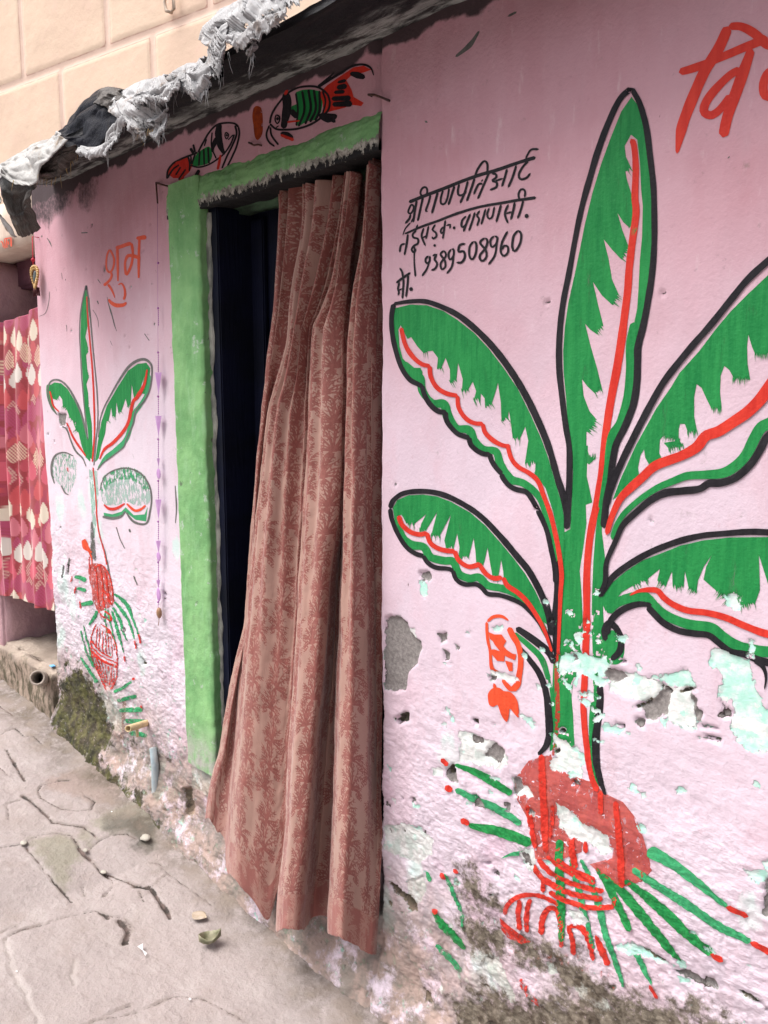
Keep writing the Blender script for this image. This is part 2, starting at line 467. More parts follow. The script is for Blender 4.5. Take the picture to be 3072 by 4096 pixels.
def fields(X, Z):
    """relief (metres towards the alley is negative) and damage masks at wall points"""
    X, Z = np.asarray(X, float), np.asarray(Z, float)
    P = np.stack([X, Z], 1)
    F = {}
    for k in ('grey', 'dark', 'white', 'mint', 'moss'):
        o = np.full(len(P), MARG)
        for V in POLY[k]:
            sdf(P, V, o)
        F[k] = o
    F['peel'] = np.minimum.reduce([F['grey'], F['dark'], F['white'], F['mint']])
    base = Z - zg(X)
    low = sst(1.15, .45, base)
    vlow = sst(.55, .1, base + .12 * fbm(X * 4, Z * 4, 3, 5))
    F['low'] = low
    F['dirt'] = vlow
    pil = sst(-2.1, -2.3, X)
    F['chip'] = np.clip(low * .55 + vlow * .35 + pil * .25 * sst(1.5, .7, base), 0, 1)
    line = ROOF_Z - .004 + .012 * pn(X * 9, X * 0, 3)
    F['soot_shade'] = np.clip(sst(line - .028, line + .008, Z + .025 * fbm(X * 14, Z * 14, 3, 8)) +
                        .7 * sst(-2.4, -2.8, X) * sst(1.98, 2.15, Z + .12 * fbm(X * 5, Z * 5, 3, 9)), 0, 1)  # soot plus the shadow gap along the roof line
    h = .006 * fbm(X * 3.1, Z * 2.2, 3, 1) + .0016 * fbm(X * 11, Z * 4.5, 3, 2)
    a_, b_ = X * .88 - Z * .47, X * .47 + Z * .88            # trowel strokes run down to the right
    h = h + low * (.008 * fbm(X * 7, Z * 9, 3, 3) + .0026 * fbm(a_ * 9, b_ * 30, 4, 4))
    # layered flakes of old paint: terraces of a slow noise
    t = fbm(X * 9 + Z * 3, Z * 12, 4, 6) * 5
    h = h + low * .0022 * (t - np.floor(t) > .5) * sst(.1, .4, low)
    h = h + vlow * .010 * fbm(X * 12, Z * 12, 4, 7)
    h = h - .05 * sst(.16, -.02, base)                       # mortar fillet at the foot
    d = F['grey'] + .006 * pn(X * 70, Z * 70, 2)
    h = h + .006 * sst(.003, -.003, d)
    d = F['dark'] + .005 * pn(X * 80, Z * 80, 3)
    h = h + .022 * sst(.004, -.010, d)
    d = F['peel'] + .006 * pn(X * 60, Z * 60, 4)
    h = h + .0022 * sst(.002, -.002, d)
    # soft edges at the door and the end of the pillar
    for ex in (DOOR_X1, PILLAR_X):
        e = np.abs(X - ex)
        h = h + .012 * (1 - np.minimum(1, e / .016)) ** 2
    F['h'] = h
    ws = np.zeros(len(P))
    for (wx, wz), wr in zip(WASH_C, WASH_R):
        ws = np.maximum(ws, np.exp(-(((X - wx) / wr) ** 2 + ((Z - wz) / (wr * 1.5)) ** 2)))
    F['wash'] = ws
    return F

# ------------------------------------------------------------------ wall and paint materials
PINK_A, PINK_B, PINK_C = (.49, .245, .285), (.60, .375, .435), (.41, .21, .25)
def wear(n):
    """1 where paint has come off; the same function of place for the wall and everything painted on it"""
    a = n.math('SUBTRACT', n.noise(85, 5, .6), .5)
    b = n.math('SUBTRACT', n.noise(26, 3, .5), .5)
    d = n.math('ADD', n.attr('peel'), n.math('ADD', n.math('MULTIPLY', a, .022), n.math('MULTIPLY', b, .02)))
    m1 = n.rng(d, .0009, -.0009)
    ch = n.attr('chip')
    thr = n.math('SUBTRACT', .755, n.math('MULTIPLY', ch, .18))
    m2 = n.rng(n.math('SUBTRACT', n.noise(38, 7, .68), thr), 0, .012)
    return n.math('MAXIMUM', m1, m2), d
def finebump(n, mask=None):
    h = n.math('MULTIPLY', n.noise(140, 5, .6), .35)
    h = n.math('ADD', h, n.math('MULTIPLY', n.noise(34, 4, .6, n.scale(n.pos(), (1, 1, .45))), .5))
    h = n.math('ADD', h, n.math('MULTIPLY', n.math('MULTIPLY', n.noise(20, 7, .66, n.rot(n.pos(), -.5, (1, 1, 3.2))), n.attr('low')), n.rng(n.noise(6, 4, .6), .35, .65, .6, 2.6)))
    fr_ = n.math('FRACT', n.math('MULTIPLY', n.noise(7.5, 7, .62, n.rot(n.pos(), -.45, (1, 1, 1.7))), 7.0))
    h = n.math('ADD', h, n.math('MULTIPLY', n.math('MULTIPLY', n.rng(fr_, .0, .9, 1, 0, False), n.attr('low')), .55))
    if mask is not None:
        h = n.math('SUBTRACT', h, n.math('MULTIPLY', mask, .8))
    n.bump(h, .0035, .9)
def m_wall():
    n = NT("pink_lime_paint")
    m, d = wear(n)
    low = n.attr('low')
    f = n.rng(n.noise(2.2, 5, .6), .3, .7)
    streak = n.rng(n.noise(26, 5, .65, n.scale(n.pos(), (1, 1, .12))), .35, .7)
    c = n.mix(n.math('MULTIPLY', f, .55), PINK_A, PINK_B)
    c = n.mix(n.math('MULTIPLY', streak, .22), c, PINK_B)
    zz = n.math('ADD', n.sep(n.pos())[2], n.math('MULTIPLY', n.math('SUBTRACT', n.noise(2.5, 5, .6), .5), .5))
    c = n.mix(n.rng(zz, 1.95, 1.15, 0, .84), c, (.645, .545, .63))          # rain-bleached lower down; shade under the roof also painted as deeper pink
    c = n.mix(n.math('MULTIPLY', low, .62), c, (.66, .575, .65))
    pxx = n.sep(n.pos())[0]
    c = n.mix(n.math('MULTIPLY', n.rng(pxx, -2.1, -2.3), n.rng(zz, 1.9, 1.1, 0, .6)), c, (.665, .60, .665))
    # uneven coats of wash and rubbed patches
    c = n.mix(n.math('MULTIPLY', n.rng(n.noise(4.2, 6, .68, n.scale(n.pos(), (1, 1, .55))), .46, .60), .30), c, PINK_B)
    c = n.mix(n.math('MULTIPLY', n.rng(n.noise(8, 7, .72, n.scale(n.pos(), (1, 1, .3))), .55, .70), .28), c, (.46, .29, .33))
    c = n.mix(n.math('MULTIPLY', n.rng(n.noise(44, 6, .7, n.scale(n.pos(), (1, 1, .22))), .58, .74), .30), c, (.74, .64, .68))
    c = n.mix(n.math('MULTIPLY', n.rng(n.noise(5.5, 5, .6), .52, .72), n.math('MULTIPLY', low, .55)), c, (.60, .38, .50))
    c = n.mix(n.math('MULTIPLY', n.rng(n.noise(60, 6, .7), .6, .72), .35), c, PINK_C)
    # small dark pocks, long vertical scratches
    pk = n.rng(n.noise(30, 6, .72, n.scale(n.pos(), (1, 1, .35))), .705, .725)
    c = n.mix(n.math('MULTIPLY', pk, .8), c, (.10, .06, .06))
    wf = n.rng(n.math('ADD', n.attr('wash'), n.math('MULTIPLY', n.math('SUBTRACT', n.noise(34, 6, .7, n.scale(n.pos(), (1, 1, .6))), .5), 1.4)), .38, .72)
    c = n.mix(n.math('MULTIPLY', wf, .7), c, n.mix(n.rng(n.noise(14, 4), .4, .6), (.50, .69, .64), (.66, .68, .69)))
    und = n.mix(n.rng(n.noise(16, 5, .6), .44, .56), (.42, .68, .60), (.70, .71, .70))
    c = n.mix(m, c, und)
    a = n.math('SUBTRACT', d, n.attr('peel'))
    def lay(c, name, colr, k=1.0):
        dd = n.math('ADD', n.attr(name), n.math('MULTIPLY', a, k))
        msk = n.rng(dd, .0012, -.0012)
        if name in ('mint', 'white'):
            msk = n.math('MULTIPLY', msk, n.rng(n.noise(34, 6, .7), .36, .44))
        return n.mix(msk, c, colr), dd
    c, _ = lay(c, 'mint', n.mix(n.rng(n.noise(40, 5, .6), .40, .64), (.40, .69, .59), (.64, .72, .70)))
    c, _ = lay(c, 'white', n.mix(n.rng(n.noise(30, 5, .6), .46, .62), (.70, .70, .69), (.54, .60, .57)))
    c, dg = lay(c, 'grey', n.mix(n.rng(n.noise(120, 5, .7), .3, .7), (.16, .145, .14), (.30, .275, .265)), .7)
    c = n.mix(n.math('MULTIPLY', n.rng(n.math('ABSOLUTE', dg), .0016, .0004), n.rng(n.noise(20, 3), .45, .6)), c, (.09, .07, .065))
    c, _ = lay(c, 'dark', n.mix(n.rng(n.noise(60, 4), .4, .6), (.05, .04, .035), (.13, .115, .08)), .5)
    # growth and dirt
    mo = n.math('ADD', n.attr('moss'), n.math('MULTIPLY', n.math('SUBTRACT', n.noise(30, 7, .7), .5), .24))
    mf = n.math('MULTIPLY', n.rng(mo, .026, -.030), n.rng(n.noise(90, 6, .7), .22, .42))
    px = n.sep(n.pos())[0]
    mossc = n.mix(n.rng(n.noise(24, 5, .65), .40, .62), (.026, .026, .015), (.085, .086, .026))
    grime = n.mix(n.rng(n.noise(40, 6, .7), .38, .62), (.070, .055, .040), (.20, .17, .135))
    c = n.mix(mf, c, n.mix(n.rng(px, -1.9, -1.7), mossc, grime))
    dm = n.math('MULTIPLY', n.attr('dirt'), n.rng(n.noise(11, 7, .72), .34, .50))
    dm = n.math('MULTIPLY', dm, n.math('SUBTRACT', 1.0, n.math('MULTIPLY', mf, .85)))
    brown = n.mix(n.rng(n.noise(13, 6, .65), .40, .62), (.33, .235, .18), (.145, .125, .085))
    c = n.mix(n.math('MULTIPLY', dm, .85), c, brown)
    so = n.rng(n.math('ADD', n.attr('soot_shade'), n.math('MULTIPLY', n.math('SUBTRACT', n.noise(60, 5, .7), .5), .55)), .35, .8)
    c = n.mix(n.math('MULTIPLY', so, .92), c, (.022, .020, .021))  # black painted for soot and for shadow under the roof
    n.col(c)
    n.rough(.88)
    finebump(n, m)
    return n.m
def m_paint(name, c1, c2, streak=(1, 1, .1), rough=.45, thin=0.0, dry=0.0):
    n = NT(name)
    m, d = wear(n)
    s = n.noise(95, 5, .65, n.rot(n.pos(), .25, streak))
    c = n.mix(n.rng(s, .32, .68), c1, c2)
    c = n.mix(n.math('MULTIPLY', n.rng(n.noise(26, 4, .6, n.rot(n.pos(), .25, (1, 1, .3))), .45, .7), .5), c, c1)
    c = n.mix(n.math('MULTIPLY', n.rng(n.noise(9, 4, .6), .35, .7), .35), c, c2)
    fade = n.attr('fade')
    # worn paint lets the wall through in a dry-brush grain
    g = n.noise(75, 6, .7, n.scale(n.pos(), (1, 1, .5)))
    worn = n.rng(n.math('SUBTRACT', g, n.math('SUBTRACT', .84, n.math('MULTIPLY', fade, .60))), -.03, .06)
    keep = n.math('MULTIPLY', n.math('SUBTRACT', 1.0, m), n.math('SUBTRACT', 1.0, worn))
    mo = n.math('ADD', n.attr('moss'), n.math('MULTIPLY', n.math('SUBTRACT', n.noise(55, 6, .7), .5), .16))
    keep = n.math('MULTIPLY', keep, n.math('SUBTRACT', 1.0, n.math('MULTIPLY', n.rng(mo, .010, -.022), n.rng(n.noise(90, 6, .7), .40, .62))))
    dm = n.math('MULTIPLY', n.attr('dirt'), n.rng(n.noise(11, 7, .72), .44, .60))
    keep = n.math('MULTIPLY', keep, n.math('SUBTRACT', 1.0, n.math('MULTIPLY', dm, .8)))
    if dry:
        keep = n.math('MULTIPLY', keep, n.rng(n.noise(70, 6, .7, n.rot(n.pos(), .25, (1, 1, .16))), .56, .72, 1.0, 1.0 - dry))
    if thin:
        keep = n.math('MULTIPLY', keep, 1.0 - thin)
    n.alpha(keep)
    n.col(c)
    n.rough(rough)
    n.p.inputs['Specular IOR Level'].default_value = .18
    finebump(n)
    return n.m
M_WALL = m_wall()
M_GREEN = m_paint("green_enamel", (.007, .175, .043), (.022, .250, .064), rough=.5, dry=.28)
M_GREEN2 = m_paint("green_enamel_wash", (.030, .26, .110), (.050, .32, .13), rough=.5)
M_BLACK = m_paint("black_enamel", (.009, .008, .011), (.020, .018, .022), rough=.6)
M_RED = m_paint("red_enamel", (.50, .024, .016), (.60, .042, .025), rough=.5, dry=.12)
M_BRICK = m_paint("thin_red_wash", (.42, .036, .024), (.56, .080, .048), streak=(.5, .5, .12), rough=.6, thin=.30)
M_ORANGE = m_paint("orange_red_paint", (.62, .060, .020), (.70, .085, .032), rough=.5)
M_MINTW = m_paint("faded_green_wash", (.20, .44, .33), (.40, .58, .50), rough=.7, thin=.42)
M_GREY = m_paint("faded_black_line", (.10, .10, .095), (.16, .16, .15), rough=.7, thin=.1)
M_BROWNP = m_paint("brown_stain", (.36, .24, .19), (.45, .32, .26), rough=.8, thin=.35)
M_SINDOOR = m_paint("vermilion_smear", (.40, .060, .008), (.20, .030, .010), streak=(.6, .6, .6), rough=.8)
PM = [M_GREEN, M_BLACK, M_RED, M_BRICK, M_ORANGE, M_MINTW, M_GREY, M_BROWNP, M_GREEN2, M_SINDOOR]
PIX = dict(R=2, g=0, k=1, r=2, b=3, o=4, m=5, y=6, n=7, w=8, s=9)
PLAY = dict(R=.0004, g=.00035, w=.00035, m=.0003, n=.0003, b=.00035, y=.0006, k=.0006, r=.0008, o=.0008, s=.0004)

class Paint:
    """strokes and fills of brush paint lying on the wall"""
    def __init__(s, zoom, fade=0.0):
        s.z, s.fade, s.k = zoom, fade, 0
        s.P, s.T, s.M, s.O, s.Fd = [], [], [], [], []
        s.nv = 0
    def _add(s, P, T, c, fade):
        a, b, d = P[T[:, 0]], P[T[:, 1]], P[T[:, 2]]
        cr = (b[:, 0] - a[:, 0]) * (d[:, 1] - a[:, 1]) - (b[:, 1] - a[:, 1]) * (d[:, 0] - a[:, 0])
        T = np.where((cr < 0)[:, None], T[:, [0, 2, 1]], T)
        T = T[np.abs(cr) > 1e-12]
        s.P.append(P)
        s.T.append(T + s.nv)
        s.M.append(np.full(len(T), PIX[c]))
        s.O.append(np.full(len(P), PLAY[c] + .000008 * s.k))
        s.Fd.append(np.full(len(P), s.fade if fade is None else fade))
        s.nv += len(P)
        s.k += 1
    def wall(s, px):
        return on_y(px)[:, [0, 2]]
    def line(s, pts, w, c='k', z=None, cap=True, rag=0, fade=None, smooth=True, jit=.08):
        z = z or s.z
        sc = ZOOM[z][2]
        p = nat(pts, z)
        mmpp = abs(on_y(p[:1] + [[1, 0]])[0, 0] - on_y(p[:1])[0, 0])
        stp = max(1.5, .004 / mmpp)
        q = catmull(p, stp) if smooth else np.concatenate([catmull(p[i:i + 2], stp)[(i > 0):] for i in range(len(p) - 1)])
        seg = np.r_[0, np.cumsum(np.hypot(*(np.diff(q, axis=0).T)))]
        L = seg[-1]
        nst = max(3, int(L / stp))
        u = np.linspace(0, L, nst)
        q = np.stack([np.interp(u, seg, q[:, 0]), np.interp(u, seg, q[:, 1])], 1)
        w = np.atleast_1d(np.array(w, float)) * sc * (1.13 if c == 'k' and z in ('B2', 'D5', 'B3') else 1)
        ww = np.interp(u / max(L, 1e-6), np.linspace(0, 1, len(w)), w) if len(w) > 1 else np.full(nst, w[0])
        ww = ww * (1 + jit * pn(u / (8 * stp), u * 0, s.k + 3) * 1.5)
        if cap:
            r = np.minimum(ww / 2, L * .4)
            for e in (u, L - u):
                if rag and e is not u:
                    continue
                k = np.clip(e / np.maximum(r, 1e-6), 0, 1)
                ww = ww * np.maximum(.12, np.sqrt(1 - (1 - k) ** 2))
        t = np.gradient(q, axis=0)
        t /= np.maximum(np.hypot(t[:, 0], t[:, 1]), 1e-9)[:, None]
        nrm = np.stack([-t[:, 1], t[:, 0]], 1)
        nc = int(np.clip(round(ww.max() * mmpp / .004), 2, 14)) + 1
        if rag:
            nc = max(nc, 9)
        cross = np.linspace(-.5, .5, nc)
        G = q[:, None, :] + nrm[:, None, :] * (cross[None, :, None] * ww[:, None, None])
        if rag:
            ro = np.random.default_rng(s.k + 100)
            ext = ro.uniform(-1, 1, nc) * rag * sc * .5
            wt = sst(L - 1.2 * rag * sc, L, u)
            G = G + t[:, None, :] * (wt[:, None] * ext[None, :])[..., None]
        P = s.wall(G.reshape(-1, 2))
        f = grid_faces(nst, nc)
        s._add(P, np.concatenate([f[:, [0, 1, 2]], f[:, [0, 2, 3]]]), c, fade)
        return s
    def fill(s, pts, c='g', z=None, smooth=False, fade=None, rag=14):
        """closed outline; None between two points means a dry-brush (zigzag) edge"""
        z = z or s.z
        ro = np.random.default_rng(s.k + 50)
        out, zig, hairs = [], False, []
        for p in pts:
            if p is None:
                zig = True
                continue
            if zig:
                a, b = np.array(out[-1], float), np.array(p, float)
                d = b - a
                nn = max(3, int(np.hypot(*d) / 4.5))
                nr = np.array([d[1], -d[0]]) / max(np.hypot(*d), 1e-6)
                if nr[1] < 0:
                    nr = -nr
                for i in range(1, nn):
                    out.append(tuple(a + d * (i + ro.uniform(-.3, .3)) / nn + nr * rag * (ro.uniform(.2, 1.0) if i % 2 else ro.uniform(-.7, 0))))
                if c in 'g':
                    for _k in range(max(4, int(np.hypot(*d) / 7))):   # single bristles dragging past the stroke
                        q = a + d * ro.uniform(-.05, 1.05)
                        e = q + nr * ro.uniform(.9, 2.6) * rag + d / max(np.hypot(*d), 1e-6) * ro.uniform(-4, 4)
                        hairs.append(((tuple(q - nr * rag), tuple(e)), ro.uniform(1.6, 4.0)))
                zig = False
            out.append(p)
        p = nat(out, z)
        if smooth:
            p = catmull(p, 8, True)
        V = s.wall(p)
        keep = [0]
        for i in range(1, len(V)):
            if np.hypot(*(V[i] - V[keep[-1]])) > .0004:
                keep.append(i)
        V = V[keep]
        st = .006
        gx, gy = np.meshgrid(np.arange(V[:, 0].min(), V[:, 0].max(), st), np.arange(V[:, 1].min(), V[:, 1].max(), st))
        Q = np.stack([gx.ravel(), gy.ravel()], 1) + ro.uniform(-.001, .001, (gx.size, 2))
        Q = Q[inside(Q, V)]
        if len(Q):
            Q = Q[seg_dist(Q, V) > .002]
        A = np.concatenate([V, Q]) if len(Q) else V
        ed = [(i, (i + 1) % len(V)) for i in range(len(V))]
        r = delaunay_2d_cdt([Vector(a) for a in A], ed, [list(range(len(V)))], 1, 1e-7)
        P = np.array([tuple(v) for v in r[0]])
        T = np.array([f for f in r[2] if len(f) == 3], int)
        s._add(P, T, c, fade)
        for pp, wd in hairs:
            s.line(list(pp), [wd * rag / 14 * 1.3, wd * rag / 14, .5], c, z, fade=.25)
        return s
    def dot(s, c0, r, c='k', z=None, ry=None, ang=0):
        a = np.linspace(0, 2 * np.pi, 14, endpoint=False)
        ry = ry or r
        ca, sa = math.cos(ang), math.sin(ang)
        return s.fill([(c0[0] + r * math.cos(t) * ca - ry * math.sin(t) * sa, c0[1] + r * math.cos(t) * sa + ry * math.sin(t) * ca) for t in a], c, z)
    def build(s, name, parent, off=0.0):
        P, T, M, O, Fd = (np.concatenate(a) for a in (s.P, s.T, s.M, s.O, s.Fd))
        F = fields(P[:, 0], P[:, 1])
        V = np.stack([P[:, 0], F['h'] - (O + off * .4) * (1 + 1.6 * F['low'] + .6 * F['dirt']), P[:, 1]], 1)
        used = sorted(set(M.tolist()))
        mp = {m: i for i, m in enumerate(used)}
        return mesh_np(name, V, T, [PM[m] for m in used], parent, [mp[m] for m in M.tolist()],
                       dict(peel=F['peel'], chip=F['chip'], low=F['low'], dirt=F['dirt'], moss=F['moss'], fade=Fd))

# ------------------------------------------------------------------ the pink house
house = empty("house", (-1.3, 0, 0), "low pink plastered house front with painted banana plants around a green doorway", "house")
def lin(a, b, st):
    return np.linspace(a, b, max(2, int(round((b - a) / st)) + 1))
xs = np.concatenate([lin(PILLAR_X, JAMB_X0, .0065), lin(JAMB_X0, DOOR_X0, .01)[1:], lin(DOOR_X0, DOOR_X1, .009)[1:], lin(DOOR_X1, -.35, .0038)[1:], lin(-.35, 1.6, .014)[1:]])
zs = np.concatenate([lin(-.26, DOOR_Z0, .0045), lin(DOOR_Z0, 1.2, .0045)[1:], lin(1.2, DOOR_Z1, .0055)[1:], lin(DOOR_Z1, 2.222, .005)[1:]])
XX, ZZ = np.meshgrid(xs, zs)
FW = fields(XX.ravel(), ZZ.ravel())
Xw = XX.ravel().copy()
for ex, sg in ((DOOR_X1, 1), (PILLAR_X, 1)):
    fall = np.clip(1 - np.abs(Xw - ex) / .04, 0, 1)
    Xw = Xw + fall * (.005 * pn(ZZ.ravel() * 7, ZZ.ravel() * 0, 5) + .003 * pn(ZZ.ravel() * 30, ZZ.ravel() * 0, 6) * (1 + 2 * FW['low'])) * ((Xw > DOOR_X1 - 1e-4) | (Xw < -3))
Vw = np.stack([Xw, FW['h'], ZZ.ravel()], 1)
fc = grid_faces(len(zs), len(xs))
xm, zm = (xs[:-1] + xs[1:]) / 2, (zs[:-1] + zs[1:]) / 2
XM, ZM = np.meshgrid(xm, zm)
hole = (XM > DOOR_X1 - .035) & (XM < DOOR_X1) & (ZM > .11) & (ZM < .26) | (XM > DOOR_X0) & (XM < DOOR_X1) & (ZM > DOOR_Z0) & (ZM < DOOR_Z1)
fc = fc[~hole.ravel()]
# return the edges into the wall
ed = np.concatenate([fc[:, [0, 1]], fc[:, [1, 2]], fc[:, [2, 3]], fc[:, [3, 0]]])
key = np.sort(ed, 1)
_, inv, cnt = np.unique(key[:, 0] * 10 ** 7 + key[:, 1], return_inverse=True, return_counts=True)
be = ed[cnt[inv] == 1]
ids = np.unique(be)
mapb = -np.ones(len(Vw), int)
mapb[ids] = len(Vw) + np.arange(len(ids))
ext = Vw[ids].copy()
ext[:, 1] = .34
mapm = mapb.copy()
mapm[ids] += len(ids)
mid = Vw[ids].copy()
mid[:, 1] += .012
Vw = np.concatenate([Vw, ext, mid])
fr1 = np.stack([be[:, 1], be[:, 0], mapm[be[:, 0]], mapm[be[:, 1]]], 1)
fr2 = np.stack([mapm[be[:, 1]], mapm[be[:, 0]], mapb[be[:, 0]], mapb[be[:, 1]]], 1)
att = {k: np.concatenate([FW[k], FW[k][ids], FW[k][ids]]) for k in ('peel', 'chip', 'low', 'dirt', 'moss', 'soot_shade', 'wash', 'grey', 'dark', 'white', 'mint')}
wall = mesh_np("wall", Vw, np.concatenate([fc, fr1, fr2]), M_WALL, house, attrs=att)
tag(wall, "pink plaster wall peeling to mint, white and grey near the ground")

# ------------------------------------------------------------------ the large banana plant painting
big = Paint('B2')
# stem
big.fill([(826, 720), (838, 830), (832, 950), (826, 1072), (802, 1085), (792, 1250), (787, 1400), (782, 1550), (770, 1700), (757, 1800), (750, 1900), (738, 2010), (790, 2015), (842, 1985), (836, 1850), (830, 1780), (838, 1700),
          (862, 1690), (870, 1600), (876, 1450), (870, 1320), (864, 1250), (880, 1150), (893, 1050), (890, 970), (918, 960), (906, 900), (895, 850), (900, 720)], 'g')
big.fill([(965, 960), (958, 1080), (970, 1180), (975, 1235), (962, 1300), (962, 1420), (968, 1550), (955, 1640), (945, 1740), (935, 1840), (918, 1840), (922, 1760), (912, 1660), (912, 1500), (915, 1350), (922, 1200), (932, 1080), (945, 980)], 'g')
big.line([(925, 1800), (915, 1900), (915, 2000), (920, 2090), (945, 2160)], [34, 24, 20, 20, 12], 'g')
big.line([(790, 1080), (780, 1200), (772, 1350), (768, 1500), (760, 1700), (752, 1850), (745, 1960)], [10, 12, 14, 16, 18, 20, 16], 'g', fade=.2)
big.line([(1082, -574), (1095, -545), (1103, -450), (1100, -330), (1105, -260), (1090, -150), (1075, -30), (1068, 60), (1055, 160), (1040, 280), (1020, 400), (1000, 500), (985, 600), (975, 680), (968, 760), (955, 860), (938, 960),
          (920, 1040), (905, 1130), (895, 1250), (893, 1350), (892, 1500), (888, 1600), (884, 1720), (880, 1800), (885, 1900), (895, 2000), (905, 2080), (920, 2140), (940, 2180)], [24, 30, 32, 34, 36, 34, 32, 30, 30, 28, 24, 24], 'r')
big.line([(945, 1700), (950, 1780), (945, 1850), (934, 1940), (932, 2010), (938, 2080), (955, 2150), (975, 2195)], [20, 26, 28, 28, 30, 28, 24, 10], 'k')
big.line([(768, 1200), (770, 1330), (762, 1450), (765, 1560), (765, 1640)], [18, 22, 24, 22, 14], 'k')
big.line([(786, 1240), (778, 1400), (772, 1550), (768, 1700), (772, 1850), (765, 1960), (752, 2030)], [10, 12, 14, 18, 20, 18, 12], 'b')
# curl at the foot of the right leaf
big.fill([(1000, 1500), (1040, 1530), (1050, 1590), (1030, 1640), (985, 1640), (960, 1600), (965, 1530)], 'g', smooth=True)
big.line([(972, 1545), (968, 1500), (985, 1470), (1015, 1490), (1036, 1540), (1030, 1590), (995, 1625)], [18, 24, 24, 24, 26, 26, 20], 'k')
# small side leaf
big.line([(590, 1510), (650, 1560), (705, 1620), (735, 1710)], [18, 24, 26, 20], 'g')
big.line([(600, 1488), (645, 1518), (690, 1552), (735, 1592), (757, 1640)], [20, 26, 28, 26, 20], 'k')
big.line([(600, 1550), (645, 1610), (695, 1680), (722, 1760), (735, 1850), (738, 1930), (725, 1985), (690, 2025)], [8, 20, 22, 24, 26, 28, 26, 14], 'k')
big.line([(735, 1700), (750, 1800), (752, 1900), (740, 1980)], [10, 14, 16, 14], 'g')
PLANT = big

def leaf_top():
    p = Paint('B2')
    p.fill([(1083, -752), (1040, -690), (995, -580), (955, -470), (918, -345), (885, -210), (860, -90), (840, 0), (815, 110), (798, 220), (790, 320), (792, 410), (805, 530), (815, 640), (832, 740), (850, 760), (905, 800), (938, 768), None, (905, 762), (893, 720), (893, 662),
            (905, 662), None, (937, 612), (905, 575), (880, 510), (872, 440), (895, 470), (922, 495), None, (957, 482), (935, 390), (905, 290), (883, 205), (905, 230), (930, 247), None, (962, 217), (940, 130), (917, 28), (955, 85), (1000, 126), None, (1030, 86),
            (1000, 20), (985, -70), (965, -151), (1000, -108), (1040, -66), None, (1075, -112), (1045, -190), (1025, -262), (1050, -222), (1072, -203), None, (1104, -188), (1110, -262), (1085, -340), (1066, -400), (1058, -436), (1068, -440), None, (1083, -452), (1060, -500), (1055, -545),
            (1082, -592), (1108, -571), (1120, -480), (1126, -360), (1133, -290), (1130, -160), (1120, -60), (1114, 60), (1108, 140), (1085, 250), (1076, 300), (1112, 305), (1128, 190), (1146, 100), (1160, 0), (1170, -120), (1172, -260), (1166, -390), (1152, -510), (1135, -640), (1115, -710)], 'g')
    p.line([(1095, 200), (1082, 290), (1080, 380), (1074, 470), (1060, 560), (1040, 630), (1008, 675), (992, 740), (982, 820), (970, 900), (955, 990)], [34, 42, 42, 40, 38, 46, 42, 34, 32, 30, 26], 'g')
    p.line([(1083, -789), (1035, -742), (985, -640), (940, -520), (905, -400), (870, -270), (840, -130), (815, 0), (795, 100), (781, 200), (773, 320), (776, 420), (791, 540), (806, 640), (822, 730), (824, 830), (820, 930), (812, 1072)], [20, 24, 24, 22, 20, 22, 22, 24, 22, 22, 24, 22], 'k')
    p.line([(1083, -789), (1120, -720), (1148, -620), (1165, -500), (1178, -380), (1182, -260), (1182, -140), (1172, 0), (1155, 110), (1135, 211), (1112, 303), (1110, 364), (1107, 455), (1095, 537), (1079, 588), (1054, 649), (1033, 689), (1018, 725), (1005, 791), (993, 873), (977, 964), (968, 1068)], [20, 24, 24, 22, 22, 24, 26, 28, 28, 28, 26, 24, 30], 'k')
    return p
